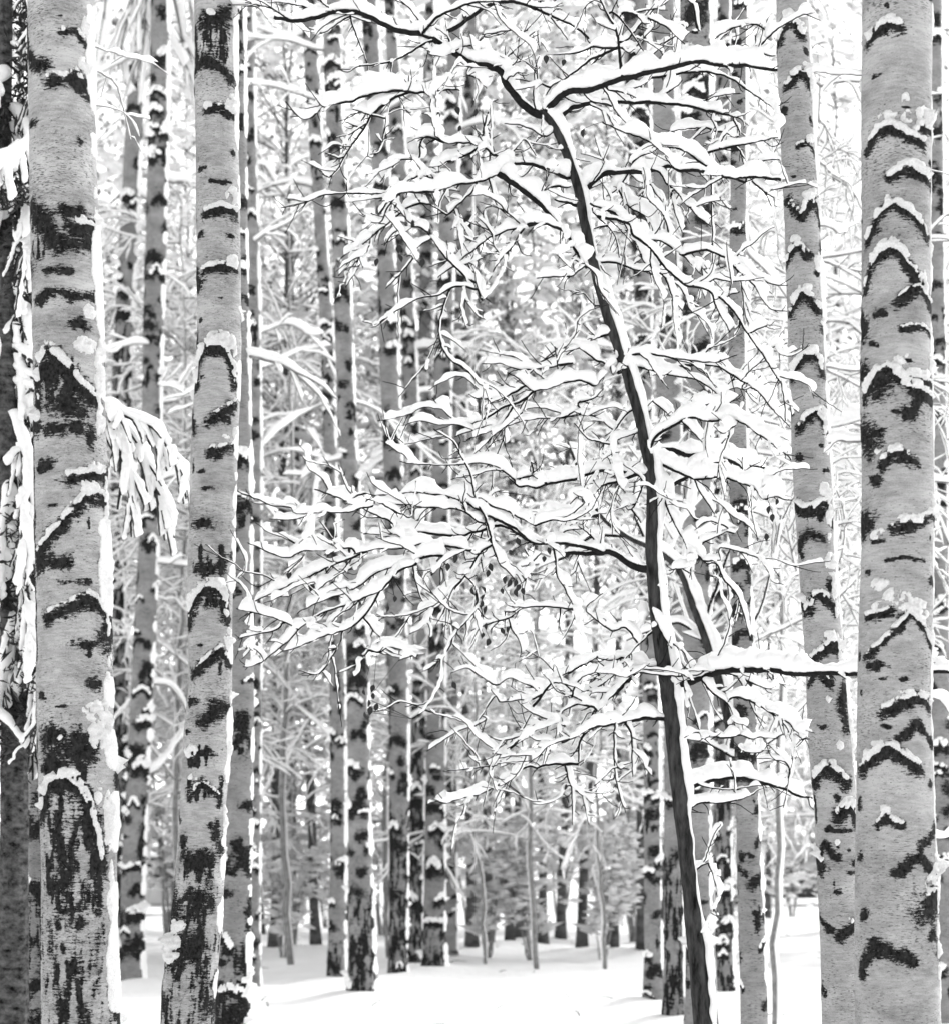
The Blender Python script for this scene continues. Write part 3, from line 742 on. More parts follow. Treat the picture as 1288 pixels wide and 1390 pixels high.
# (trace, thickness of the wood, depth of the snow) in picture pixels
BR = [
 ('2:720,720 690,710 600,650 530,570 490,510 440,430 270,390 170,325 40,245 1:1180,210 1050,195 960,170 850,110 740,70 640,70 520,100 420,125 340,125 240,105', 4.2, 12),
 ('1:340,125 280,85 200,40 60,15', 1.0, 2), ('1:640,70 580,40 510,0', .9, 1.5), ('1:735,70 730,20 700,-5', .9, 1), ('1:300,100 250,60 180,20 130,-5', .8, 2), ('1:570,62 430,40 290,8', .9, 6),
 ('1:710,80 735,170 780,280 820,395', 1.0, .6), ('1:1230,275 1160,280 1080,330 960,385 830,405 760,415 700,445 640,430', 1.3, 1.5),
 ('1:1400,560 1288,560 1180,575 1080,575 1000,605 930,650 850,720', 1.7, 15), ('1:850,720 820,770 780,830 720,910 680,975 650,1040 600,1095 570,1100 520,1060', 1.2, 3),
 ('1:690,975 640,985 560,955', .9, 18), ('1:600,1095 570,1095 525,1060', .9, 20), ('1:800,810 740,780 685,755', .9, 13), ('1:850,720 800,705 735,680', 1.0, 16),
 ('1:1100,560 1065,565 940,570 780,605 730,630 620,648 540,665 480,730 410,735 365,695 310,630', 1.5, 17),
 ('1:970,625 940,740 920,860 930,910', 1.0, .8), ('1:1080,470 1100,560', 1, 1), ('1:780,605 750,570', .8, 3),
 ('1:1300,880 1190,850 1150,900 1140,985 1040,995 960,1060 900,1130', 1.2, 14), ('1:920,860 895,950 830,965 770,1030 700,1130', .9, 2),
 ('1:1400,1190 1288,1185 1140,1195 1030,1155', 1.1, 9), ('1:930,1215 830,1205 700,1205 560,1215 440,1260 280,1295', .9, 5), ('1:1330,1150 1200,1100 1140,1095', 1, 8),
 ('2:720,710 780,650 880,570 1000,560 1100,530 1200,495 1288,475 3:200,455 330,430 450,400 540,380 700,405 820,405 930,420 1030,435', 3.4, 21),
 ('2:760,760 840,720 880,680 960,655 1070,630 1180,635 1288,640 3:180,635 300,640 480,660 600,690 700,710 760,715', 2.6, 16),
 ('2:1010,240 920,165 830,120 720,75 600,22 480,8 380,32 270,105 150,185', 2.2, 9), ('2:480,8 300,12 160,58 60,105 0,175 -30,215 40,245', 1.6, 11),
 ('2:1190,290 1080,345 1010,375 940,430 860,490 770,540 725,640', 1.4, 6), ('2:1215,490 1200,350 1190,250 1170,170 1120,80 1070,-10', 1.9, 2.5), ('2:1190,290 1100,295 1020,295 930,330 780,340', 1.2, 15),
 ('2:1050,540 1020,430 1020,300', 1.1, 1), ('2:770,540 660,510 550,490', 1.1, 1), ('2:690,520 680,400 670,370', .8, 1), ('2:460,420 540,400 570,340', .9, 2), ('2:440,400 520,330 630,230 700,160 780,0', 1.0, 5),
 ('2:680,170 690,240 700,300', .8, 2), ('2:880,250 830,180 750,80 700,0', 1.0, 1.5), ('2:680,180 500,190 340,215', .8, 5),
 ('2:350,320 280,280 220,290 150,330 80,350 0,330', 1.3, 14), ('2:140,265 125,200 110,110', .9, 1), ('2:340,410 280,350 220,320', 1.0, 12),
 ('2:870,1110 760,1060 680,1030 560,1020 470,1060 380,1110 290,1140 180,1150 80,1185 0,1195 4:600,185 520,190 470,220 400,310', 2.0, 15),
 ('2:520,1000 430,970 330,910 250,890 120,890 50,850', 1.4, 11), ('2:330,910 260,960 160,990 80,1030 0,1050', 1.2, 11), ('2:730,850 640,800 560,775 480,770', .9, 9), ('2:530,950 600,870 640,920 680,970', 1.1, 2),
 ('2:410,940 390,860 400,780 395,650 440,620', 1.1, 2), ('2:390,1060 385,960', 1, 1), ('2:370,550 300,480 245,460', 1.0, 12), ('2:130,440 110,510 50,570 20,650 40,800', .9, 10), ('2:350,890 360,760 380,700', 2.0, 8),
 ('5:900,660 840,560 780,450 720,380 640,290 590,240 510,180 430,120 350,65', 3.2, 18), ('5:600,240 620,190 680,155', 1.1, 1), ('5:700,235 760,245 830,265', 2.0, 8), ('5:720,150 800,155', 1.3, 8),
 ('2:985,1190 1010,1160 1060,1110 1110,1080 1200,1075 1288,1070 3:110,1075 220,1070 300,1045 370,1035 430,1065 520,1060 650,1085 720,1100 840,1135', 3.0, 18),
 ('3:-60,760 0,785 60,820 160,850 300,905 440,935 540,1000 620,1050 700,1100 760,1110 850,1105 940,1105 1050,1120', 1.6, 16), ('3:130,1010 200,965 270,940 280,905', 1.3, 11),
 ('3:350,835 420,810 560,795 650,815 720,830 770,865', 1.2, 13), ('3:600,950 740,915 860,895 940,875 1040,855', 1.2, 10), ('3:850,1105 900,1150 960,1200 1040,1245', 1.2, 11), ('3:900,1020 960,1000 1050,995', .9, 8), ('3:945,1090 945,980', 1, 1),
 ('3:810,410 850,370 910,335 1020,345', 1.2, 10), ('3:910,330 895,210', 1.0, 1), ('3:180,490 320,475 400,460 480,450 560,445 660,460 760,495 860,570 950,630 1035,690', 1.5, 12),
 ('3:75,75 200,105 270,130 340,170 400,215 460,275', 1.3, 13), ('3:330,-5 220,100 150,180 90,250', 1.6, 5), ('3:0,75 50,110 150,240 200,320', 1.2, 2), ('3:50,285 110,310 170,355 220,360 300,300 380,240', 1.2, 8), ('3:930,285 960,250 960,190 900,150 820,155 720,190 640,240', 1.1, 14),
 ('3:190,490 185,630', 1, 1), ('3:600,950 640,870 650,800 620,740', .9, 3), ('3:720,370 770,260 790,170', .9, 6), ('3:780,930 830,990', .9, 2), ('3:770,865 800,830 760,740', .9, 2), ('3:500,0 520,90 535,200', 1.8, 3), ('3:440,150 450,220 500,190', .9, 6),
 ('3:740,370 800,420 860,380', 1, 3), ('3:330,970 380,1040 430,1070', 1.0, 8), ('3:-20,560 60,570 150,610', 1.2, 12), ('3:200,640 300,600 400,540 440,500', 1.0, 11),
 ('4:800,130 720,95 640,85', 1, 10), ('4:820,330 880,270 960,190 1000,135', 1.2, 12), ('4:690,430 740,510 800,590 880,670 940,730 1000,760 1030,860', 1.6, 9), ('5:250,800 310,700 360,610 440,520 520,400 600,380 700,400 760,440', 1.5, 11),
 ('4:690,430 620,400 480,440 420,520', 1.0, 11), ('4:640,260 560,290 480,350 360,450 250,530 150,600', 1.1, 10), ('4:360,450 300,500 240,560 180,650 135,710', .9, 9), ('4:360,480 300,590 230,700 180,780', .9, 8), ('4:520,220 440,290 400,370 280,380', .9, 11), ('4:620,80 500,150 440,250 380,330', .9, 10),
 ('4:1010,780 900,775 830,790 760,830 640,850 540,900 450,960 390,1000', 1.2, 7), ('4:830,790 780,930 760,1050 790,1170 850,1240 930,1300 1010,1370', 1.0, 3), ('4:1400,370 1288,400 1180,430 1110,460 1000,470 950,480', 1.1, 12), ('4:960,670 920,540 890,420 870,340', .9, 1),
 ('4:1110,460 1050,380 1040,300 1090,270', .9, 5), ('4:1150,590 1100,500 1110,400', .8, 2), ('4:820,340 700,260', .9, 8), ('4:750,720 850,650 960,560 1080,480', 1.0, 8), ('4:560,590 640,520 720,470', .9, 7), ('4:430,790 520,700 600,600', .9, 4), ('4:1050,590 960,630 850,660', .9, 7), ('4:920,800 900,900 930,1030', .8, 6),
 ('5:960,895 900,840 880,815 830,800', 1.1, .6), ('5:890,650 850,680 800,710 720,715 590,725', 1.0, 12), ('5:880,645 805,600', 1.0, 3), ('5:1000,1085 920,1110', 1.8, 13), ('5:1000,1250 960,1240 900,1190 830,1150 740,1160 680,1200 610,1250', 1.2, 13), ('B:1000,150 780,185 650,185 560,155 430,155', 1.1, 13),
 ('5:945,410 1040,395', 1.3, 8), ('5:920,260 1040,305 1120,350 1200,430 1260,470', 2.4, 14), ('5:930,560 980,490', 1, 1), ('5:940,310 1050,420 1090,500 1105,600', .8, 2), ('5:960,620 1080,625 1180,665 1288,685', 1.4, 13), ('5:1060,430 1160,430 1240,520', 1.0, 12),
 ('6:-90,330 100,380 130,450 200,500 260,560 320,640 400,720 470,770 590,790 640,830 720,880 780,960 850,1070 940,1200 1050,1370 R:1080,320 1110,400 1135,600', 1.5, 11),
 ('6:250,60 300,60 340,130 400,180 470,270 540,340 620,400', 1.1, 12), ('6:150,70 200,80 260,170 320,260 340,330', 1.1, 13), ('6:430,580 480,570 560,550 620,555 720,600 800,620 880,700 1000,760 1095,770', 1.3, 11), ('6:720,600 800,690 880,760 950,870 1000,920 1095,930', 1.0, 9),
 ('6:600,730 620,660 630,580 625,400 620,90', .9, 3), ('6:700,845 740,825 800,810', 1.0, 14), ('6:860,1070 930,1040 1000,1000', .9, 15), ('6:945,1175 1020,1150 1095,1130', .9, 15), ('6:610,830 650,900 700,990 740,1060', 1.0, 12), ('6:320,740 380,840 440,930', 1.0, 9), ('6:200,560 300,690 420,780 500,880 570,905', 1.0, 12),
 ('6:120,480 210,490 300,490 380,540 470,610 560,700', 1.1, 12), ('6:60,180 110,280 200,330 250,400 250,470', 1.0, 14), ('6:230,240 300,300 340,380 350,470', 1.0, 12), ('6:30,300 90,400 120,460', 1.0, 10), ('6:140,470 200,620 260,700', 1.0, 14), ('6:100,90 30,170 -40,210', 1.0, 13), ('6:550,640 580,760', 1.2, 8), ('6:370,200 400,330 440,440', .9, 8),
 ('6:70,1230 150,1195 300,1205 440,1230 620,1250 700,1235 780,1200', 1.3, 14), ('R:80,300 175,260 300,290 390,315 480,330 570,345 650,390 700,430 760,510', 1.3, 15), ('R:400,300 440,265 600,255 700,260 800,320 900,380 980,440 1040,520 1160,645', 1.3, 12), ('R:860,400 920,365 980,320', .9, 4), ('R:545,520 640,500 730,490', 1.0, 12), ('R:760,510 850,440', .9, 12),
 ('R:210,600 270,510 310,470', 1.2, 6), ('R:310,480 420,580', .9, 13), ('R:260,840 320,700 420,640 490,600 560,585 660,605 780,600 870,620 950,680 1030,730 1170,845', 1.6, 19), ('R:270,850 340,790 420,785 540,820 640,820 740,845 870,880 1000,900', 3.6, 18), ('R:400,1010 500,960 560,930 640,880 760,860', 2.6, 10), ('R:300,1050 400,1010', 2.8, 12),
 ('R:310,850 400,900 510,945 600,970 720,955 850,990 940,1030 990,1090 1060,1080 1170,1100', 1.5, 20), ('R:860,830 860,930 840,950', .9, 1), ('R:330,960 370,1090 430,1230 490,1340 S:490,140 560,220 640,300', 1.3, 15), ('R:550,990 600,1050 690,1190', .9, 8), ('R:470,1080 560,1210 650,1230 750,1260 810,1310', 1.0, 11), ('R:690,640 740,680 800,640 830,610', 1.0, 14), ('R:480,610 560,680 610,740', .9, 10),
 ('R:180,520 130,570 60,660 0,700', 1.1, 7), ('R:250,945 110,920 0,915 B:1180,820 1080,850 980,885 840,905 780,930 720,920 660,920 640,885 745,850 740,770', 2.1, 15), ('R:200,680 60,740 50,860 80,980 130,1050', 1.0, 10), ('R:240,1000 160,1160 80,1060', 1.0, 12), ('R:170,1150 230,1240', 1, 10), ('B:840,905 745,850', 1.2, 9), ('B:980,885 930,835 925,770', 1.1, 2), ('B:1400,850 1288,885 1200,910 1115,940', 2.2, 12),
 ('B:1240,660 1150,640 1080,610 1005,525', 1.1, 2), ('B:1300,60 1240,150 1180,240 1130,290 1050,260 950,275 850,310 760,320 700,290 660,250 590,210', 1.4, 17), ('B:760,320 720,360 670,440', 1.1, 9), ('B:700,350 650,400 560,430 480,480 400,520 320,530 250,500 180,430 120,370', 1.3, 13), ('B:690,300 600,350 500,375 400,370 350,345', 1.2, 12), ('B:490,315 420,280 380,235 320,180 240,130 190,60 170,0', 1.1, 4),
 ('B:640,410 620,430 590,480 540,550 470,540 370,575 260,610', 1.1, 9), ('B:1100,470 1045,470 920,495 760,500 560,550 340,630', .9, 7), ('B:1045,430 960,480 920,495', 1.1, 9), ('B:910,240 900,130 890,50', 1.0, 1), ('B:800,150 880,100 960,60 1020,45', 1.1, 10), ('B:1030,400 1130,370 1190,310', 1.0, 13), ('B:1240,560 1180,510 1130,480', 1.0, 15), ('B:510,570 470,680 430,750', .8, 2), ('B:590,560 540,700 500,780', .8, 4),
 ('B:440,1140 390,980 360,850 310,750 250,640 130,560', 1.3, 2), ('B:640,890 540,805 430,775 280,785 150,785 0,780 -80,765', .9, 10), ('V:760,430 680,390 600,340 500,310 430,260', 1.4, 14), ('B:760,1190 860,1135 980,1100 1030,1060 1075,1020 1040,980 980,1030', 1.1, 15), ('B:1170,1330 1160,1000 1165,650', .6, .4), ('B:1170,1330 1120,1240 1030,1165', 1.2, 3), ('B:920,1270 930,1220 980,1190 1050,1190', 1.0, 12),
 ('S:290,350 200,320 100,260 30,225 V:1160,600 1050,600 950,605', 4.6, 14), ('V:1190,605 1160,590 1050,560 900,540 810,545 720,520 650,450', 2.4, 12), ('V:720,530 560,430 400,470 300,490 180,490 60,470 W:1200,470 1050,470 1030,420 940,370 830,320 700,260 540,205', 1.7, 15), ('V:640,450 410,330 340,290 240,250 150,240 20,220 W:1050,235 930,240 860,230', 1.5, 14),
 ('W:860,240 770,230 720,140 690,50', 1.0, 2), ('V:420,410 300,330 200,320 20,310 W:1150,300 980,295 860,260', 1.2, 12), ('W:1280,600 1215,545 1100,570 960,575 870,590 780,610', 1.1, 15), ('V:380,590 200,560 60,590 0,640 W:1180,640 1100,660 960,710 900,745 840,790 730,855 610,890 520,930 430,980', 1.3, 14), ('W:800,600 750,570 600,585 460,590 380,630 310,620 200,570 120,535', 1.0, 13),
 ('V:200,600 100,620 0,660 W:1180,670 1060,720 960,830 850,880 720,930 600,970 520,1020 440,1080 380,1150 300,1210 210,1285', 1.4, 15), ('W:210,1285 140,1310 90,1310', .8, 12), ('W:440,1080 350,1030 220,990 50,945', 1.0, 13), ('W:960,850 900,920 830,1020 720,1085 610,1115 500,1160 400,1200 310,1225', 1.1, 13), ('W:720,1085 690,1170 610,1310 550,1360 440,1335', .9, 3),
 ('W:820,670 700,730 600,800 540,850', 1.1, 11), ('W:820,670 740,610 650,510 570,400', 1.0, 1.5), ('W:870,620 750,640 620,690 500,750 380,800 240,870 130,915', 1.2, 15), ('W:380,800 350,795 200,740 50,705', 1.0, 1.5), ('W:900,310 820,325 750,345 600,345 430,355 390,320', 1.0, 11), ('W:400,320 270,300 170,260 60,210', .9, 1), ('W:350,1030 300,1080 170,1110 60,1135', .9, 6), ('W:200,1230 160,1200 90,1180', .9, 12),
 ('W:870,1210 940,1220 1000,1190 1090,1210 1180,1260', 1.2, 15), ('W:1060,1270 1130,1250 1190,1230', .9, 14), ('W:840,990 850,1010 900,1080 955,1135', 1.1, 12), ('W:955,1135 930,1200', .9, 3), ('W:930,1000 1050,1000 1150,980 1280,920', .8, 3), ('W:560,720 640,690 680,720 780,700', 1.0, 8), ('W:460,580 450,540', .8, 6), ('W:640,680 700,720', .9, 3), ('W:1130,380 1150,320 1170,150', .9, 1), ('W:1090,360 1000,320 960,300', 1.0, 9),
 ('V:460,400 530,640 590,710 640,770', 1.5, 8), ('V:470,550 465,480 460,380 490,250', 1.0, 1.5), ('V:470,560 420,600 330,740 240,850 150,920 20,1000', 1.1, 14), ('V:245,870 230,1000 215,1080', .9, 1), ('V:400,940 320,1040 250,1120 180,1280 170,1400 90,1560 0,1640', 1.6, 3), ('V:440,470 420,560 430,660 440,720', .9, 15), ('V:330,740 380,800 400,850', 1.0, 8), ('V:170,800 190,640 260,620', 1.0, 2), ('V:130,960 60,1060 -20,1110', .9, 9), ('V:330,600 200,650 120,740', .9, 9),
 ('V:1060,1020 1030,990 1000,955 920,945 830,935 700,945 630,990', 1.2, 11), ('V:700,945 620,930', .9, 6), ('V:915,960 910,1080', 1.0, .6), ('V:640,1000 600,1010 500,1035 370,1085', 1.0, 10), ('V:1330,1070 1240,1085 1160,1030 1085,965 1100,920 1190,855', 1.3, 14), ('V:880,550 890,640 900,740 950,830 1030,990', 1.1, 13), ('V:800,600 740,660', 1.0, 10), ('V:600,1010 620,1080 665,1150 680,1230', .9, 14), ('V:700,570 740,680 690,780', .9, 14),
 ('S:400,1070 520,1045 640,1000 800,968 1050,965 1150,985 1260,990 1420,985 1620,990 2150,975 2450,985', 3.4, 20), ('S:345,945 260,945 140,895 40,880', 2.4, 14), ('S:0,1010 -60,965 0,965 100,960 220,980 400,1000 540,1000 600,985 680,920 740,810 810,600', 1.1, 6), ('S:310,725 280,740 140,880 110,930', 1.5, 1), ('S:260,955 190,990 100,1080 0,1170 -30,1200', 2.5, 4),
 ('S:370,1270 260,1265 150,1285 0,1305 K:1170,745 1020,775 920,830 840,865', 2.4, 15), ('S:600,1020 680,1110 770,1180 820,1290 850,1370', 1.1, 12), ('S:720,970 850,1010 930,1050 1050,1075 1150,960', 1.1, 8), ('S:800,1135 900,1150 1000,1200 1090,1265 1170,1320 1240,1380', 1.3, 14), ('S:1050,1060 1050,950 1040,880 1055,830', 1.0, 1),
 ('S:300,500 300,600 350,720 420,830', 1.6, 12), ('S:400,780 480,830 540,960', 1.2, 12), ('S:295,520 310,480 390,425', 1.1, 9), ('S:640,300 700,300 750,400 830,500 870,620 910,780', 1.0, 5), ('S:720,200 860,230 960,265 1040,320 1095,380', .8, 5), ('S:600,300 650,280 720,280', 1.2, 18), ('S:620,170 700,130 760,100', 1.0, 12), ('S:520,180 545,260 540,330', .9, 8), ('S:400,340 470,330 540,360', 1.0, 12), ('S:490,1000 500,1070 540,1150', .9, 6),
 ('Q:360,195 400,170 430,160 500,160 580,190 640,190 710,170', 1.4, 13), ('Q:370,515 450,480 530,460 620,445 720,445 820,465 900,485 980,510 1050,545 1160,570', 2.6, 16), ('Q:395,630 460,600 540,598 620,600 700,580 800,540', 1.4, 15), ('Q:530,450 540,380 620,360', 1.0, 3), ('Q:1010,440 1015,380 950,300 880,235', 1.2, 9), ('Q:720,280 830,285', 1.0, 12), ('Q:780,200 830,190 945,195', 1.0, 12),
 ('Q:800,-60 860,0 930,60 1000,90 1060,150 1140,200', 1.4, 17), ('Q:440,1010 455,1000 510,975', 1.4, 17), ('Q:510,980 550,1080 570,1180 540,1280', 1.0, 6), ('Q:820,445 870,490', 1.0, 1), ('Q:680,600 680,530', 1, 4), ('Q:1140,200 1100,200 1040,260', .9, 1),
 ('K:1400,420 1288,410 1190,405 1040,410', 1.9, 13), ('K:1060,330 1020,350 950,390 880,430', 1.9, 13), ('K:1280,440 1230,485 1150,570 1060,670', 2.5, 6), ('K:1020,775 990,800 950,870 940,940 945,1000', 1.6, 1.5), ('K:945,1000 860,1000 740,1005 680,1025 620,1020 500,1090 390,1160', 1.7, 15), ('K:390,1160 280,1200 190,1220 110,1245 30,1215', 1.2, 14),
 ('K:860,760 800,735 660,685 560,610', 1.2, 12), ('K:650,690 610,760 580,830 550,880 500,920', 1.2, 4), ('K:900,420 800,470 720,560 670,630', 1.6, 8), ('K:760,550 720,560 640,600 580,600 490,610', 1.2, 13), ('K:880,530 800,440 720,350 610,290', 1.0, 2), ('K:780,860 740,855 680,850 620,815', 1.0, 11), ('K:760,900 690,890', 1.0, 10), ('K:760,935 660,945 540,950 440,965', 1.0, 8), ('K:580,830 470,850 390,835', 1.0, 8), ('K:550,930 400,935', .9, 8), ('K:650,1010 570,1000 440,1000', .9, 7),
 ('K:850,1000 890,1130 970,1200 1040,1250', 1.2, 9), ('K:900,1150 905,1380', .9, 3), ('K:970,1200 1005,1380', .9, 4), ('K:880,1130 850,1150 820,1210 740,1250 660,1250', .8, 3), ('K:1170,760 1165,1000 1200,1200 1240,1300', .9, 3), ('K:1230,745 1270,830 1280,1080', 1.2, 8), ('K:680,530 590,490 520,465 450,500', 1.0, 12), ('K:450,610 430,580 390,530', 1.1, 9), ('K:430,500 410,500 300,430 240,400 150,430', .9, 11),
 ('K:1200,420 1180,430 1100,490 1040,530 960,550', 1.2, 10), ('K:1040,645 1020,640 940,625', 1.6, 11), ('K:1020,770 1030,680', 1.2, 2), ('K:900,640 830,690 800,830', 1.2, 17), ('K:900,600 930,500 1000,420', 1.3, 17), ('K:370,720 300,760 180,800 0,920', .8, 4), ('K:400,600 340,700 300,760', .8, 3), ('K:1150,1030 1280,990', .8, 3), ('K:1160,1020 1040,1140', .7, 3), ('K:410,1010 260,1030 100,1045', .7, 2),
]


def build_young():
    rng = R8(77)
    stem = [np.array(P(x, y, YD)) for x, y in STEM]
    base = np.array([stem[0][0], YD, 0.0])
    stem[0][2] = -0.05
    root = thing('young_tree', base, 'dark slender young tree bent to the left, every bough loaded with thick snow', 'young tree')
    p = smooth_path(stem, 0.02, 0.0012, rng)
    yy = HY - (p[:, 2] - HC) / SC
    wpx = np.interp(yy, [110, 150, 170, 268, 335, 465, 532, 666, 766, 930, 1000, 1100, 1200, 1300, 1640], [11, 13, 13, 15.5, 16, 16, 17, 18, 20, 25, 24, 24, 24, 28, 40])
    r = wpx / 2 * SC * .93 * (1 + .10 * (fnoise(yy / 60, yy * 0, yy * 0, 3, 3) - .5))
    W, S = Tubes(), Tubes()
    W.wood(p, r, 16)
    hpx = np.interp(yy, [150, 200, 300, 420, 500, 600, 800, 930, 1000, 1150, 1640], [14, 16, 12, 15, 14, 13, 11, 11, 9, 9, 6])
    S.snow(p, r * .95, hpx * .8 * SC, rng, 14, lump=.3, wl=.11, minl=.2)
    trunk = W.build('trunk', M['dark_bark'], root, base)
    S.build('snow', M['snow'], trunk, base)
    # attach the boughs one to another, nearest first, so that every one grows out of the tree
    todo = []
    for s, rw, hs in BR:
        todo.append([np.array(tp(s)), rw, hs])
    placed_px = np.array([[p[i, 0] / p[i, 1] * F + 644, yy[i]] for i in range(len(p))])
    placed_p = p.copy()
    placed_r = r.copy()
    done = []
    dist = [(1e9, 0, 0)] * len(todo)

    def upd(px, off):
        for k, t in enumerate(todo):
            if t is None: continue
            for e in (0, -1):
                dd = np.hypot(*(px - t[0][e]).T)
                i = int(dd.argmin())
                pen = dd[i] - (3.0 if e == 0 else 0)
                if pen < dist[k][0]: dist[k] = (pen, e, off + i)
    upd(placed_px, 0)
    while any(t is not None for t in todo):
        k = min((i for i in range(len(todo)) if todo[i] is not None), key=lambda i: dist[i][0])
        dpx, e, at = dist[k]
        tr, rw, hs = todo[k]; todo[k] = None
        if e == -1: tr = tr[::-1]
        a = placed_p[at]
        n = len(tr)
        ln = np.concatenate([[0], np.cumsum(np.hypot(*np.diff(tr, axis=0).T))])
        slope = rng.uniform(-.55, .55)
        curve = rng.uniform(-.25, .25)
        off = slope * ln * SC + curve * (ln * SC) ** 2
        off = np.clip(off, -.75, .75)
        d = np.clip(a[1] + off, YD - .9, YD + 1.1)
        pts = [P(x, y, dd) for (x, y), dd in zip(tr, d)]
        if dpx > 4: pts = [a] + pts
        else: pts[0] = a
        q = smooth_path(pts, 3.0 * SC, 0.4 * SC, rng)
        rr = taper(len(q), rw * 1.4 * SC, max(.7, rw * .55) * SC, .8)
        if dpx > 4: rr[: max(1, int(dpx / 3))] *= .8
        done.append((q, rr, hs * SC, ln[-1] * (rw + hs * .4)))
        off_i = len(placed_p)
        px = np.stack([q[:, 0] / q[:, 1] * F + 644, HY - (q[:, 2] - HC) / q[:, 1] * F], 1)
        placed_p = np.vstack([placed_p, q]); placed_px = np.vstack([placed_px, px])
        upd(px, off_i)
        if dpx > 60: print('far attach', k, round(dpx), BR[k][0][:40])
    order = sorted(range(len(done)), key=lambda i: -done[i][3])
    TW, TS = Tubes(), Tubes()
    for rank, i in enumerate(order):
        q, rr, h, _ = done[i]
        if rank < 96:
            W, S = Tubes(), Tubes()
        else:
            W, S = TW, TS
        W.wood(q, rr, 7)
        S.snow(q, rr, h * (.95 if h < 11 * SC else .9), rng, 12, lump=.40, wl=.042, trim=.06)
        # second-order boughs, finer and with thinner snow
        for s in range(int(len(q) * 3.0 / 92 + rng.rand())):
            j = rng.randint(3, max(4, len(q) - 2))
            if j >= len(q) - 1 or rr[j] < .55 * SC: continue
            t = q[j + 1] - q[j - 1]; t /= np.linalg.norm(t) + 1e-9
            perp = np.array([-t[2], 0, t[0]]) * rng.choice([-1, 1])
            dv = t * rng.uniform(.6, 1.1) + perp * rng.uniform(.3, .9) + np.array([0, rng.normal(0, .7), 0])
            dv /= np.linalg.norm(dv)
            Lt = rng.uniform(35, 105) * SC
            pts = [q[j]]
            for m in range(4):
                dv = dv + rng.normal(0, .26, 3) + np.array([0, 0, -.03]); dv /= np.linalg.norm(dv)
                pts.append(pts[-1] + dv * Lt / 4)
            tw = smooth_path(pts, 2.0 * SC, .28 * SC, rng)
            r2 = taper(len(tw), min(1.15 * SC, rr[j] * .8), .5 * SC)
            W.wood(tw, r2, 6)
            S.snow(tw, r2, min(h * .75, rng.uniform(5, 10) * SC), rng, 9, lump=.5, wl=.038, trim=.12)
            for m in range(rng.randint(1, 5)):
                i2 = rng.randint(2, len(tw) - 1)
                d2 = tw[i2] - tw[i2 - 1]; d2 /= np.linalg.norm(d2) + 1e-9
                d2 = d2 + rng.normal(0, .6, 3)
                L2 = rng.uniform(9, 30) * SC
                t3 = smooth_path([tw[i2], tw[i2] + d2 * L2 * .5, tw[i2] + d2 * L2 + np.array([0, 0, rng.uniform(-.1, .25)]) * L2], 1.7 * SC, .2 * SC, rng)
                r3 = taper(len(t3), .75 * SC, .45 * SC)
                W.wood(t3, r3, 5)
                if rng.rand() < .5: S.snow(t3, r3, rng.uniform(2.5, 5.5) * SC, rng, 8, wl=.03, trim=.2)
        # side shoots
        ln = len(q) * 3.0
        for s in range(int(ln / 15 + rng.rand())):
            j = rng.randint(2, max(3, len(q) - 2))
            if j >= len(q) - 1: continue
            t = q[j + 1] - q[j - 1]; t /= np.linalg.norm(t) + 1e-9
            sd = rng.choice([-1, 1])
            perp = np.array([-t[2], 0, t[0]]) * sd
            dv = t * rng.uniform(.4, 1) + perp * rng.uniform(.35, 1.0) + np.array([0, rng.normal(0, .6), .1])
            dv /= np.linalg.norm(dv)
            Lt = rng.choice([10, 14, 20, 28, 42], p=[.3, .25, .2, .15, .1]) * rng.uniform(.7, 1.3) * SC
            mid = q[j] + dv * Lt * .5 + rng.normal(0, .08, 3) * Lt
            end = q[j] + dv * Lt + np.array([0, 0, rng.uniform(-.15, .25)]) * Lt
            tw = smooth_path([q[j], mid, end], 1.7 * SC, .2 * SC, rng)
            r2 = taper(len(tw), min(.95 * SC, rr[j] * .75), .5 * SC)
            W.wood(tw, r2, 5)
            if rng.rand() < .34 and Lt > 11 * SC:
                S.snow(tw, r2, rng.uniform(3, 7) * SC, rng, 8, wl=.03, trim=.2)
        if rank < 96:
            b = W.build('branch', M['twig'], root, base)
            S.build('snow', M['snow'], b, base)
    b = TW.build('twig_spray', M['twig'], root, base); tag(b, kind='stuff')
    s = TS.build('snow', M['snow'], b, base); tag(s, kind='stuff')
    # the few withered leaves that still hang
    lv = ['4:430,165 640,230 595,385 375,625 480,115 520,600 515,545 660,630 495,275 640,145', '2:200,240 740,370 850,390 975,830 300,700 200,800 190,690 65,720 230,110',
          'R:1050,1210 1030,1160 1010,1330 1075,1110', 'W:990,950 1040,890 1250,260 1225,240 590,490 740,655 520,820 380,740', 'V:610,600 660,530 380,840 440,880 560,840 600,790 660,820 690,760 650,850 690,840 820,640 460,1060 435,1115 470,1160 560,1090 590,1080 270,640 220,690 440,830 430,920 455,960 470,730 640,790 580,770 850,590 490,690',
          'K:860,1145 690,740 170,510']
    spots = [q_ for s_ in lv for q_ in tp(s_)] + [(495, 940), (500, 955), (507, 945), (503, 965), (511, 960), (497, 972), (506, 935)]
    tree_px = placed_px
    for (x, y) in spots[:70]:
        dd = np.hypot(*(tree_px - [x, y]).T); i = int(dd.argmin())
        tip = placed_p[i]
        c = P(x, y, tip[1] - .012)
        Ls = rng.uniform(4.2, 6.6) * SC
        u = np.linspace(0, 1, 7); w = np.sin(np.pi * u ** .8) * .62 * Ls
        ang = rng.uniform(-.5, .5); yaw = rng.uniform(-.9, .9)
        ax = np.array([math.sin(ang), 0.25 * rng.normal(), -math.cos(ang)]); ax /= np.linalg.norm(ax)
        sd = np.cross(ax, [math.sin(yaw), math.cos(yaw), 0]); sd /= np.linalg.norm(sd)
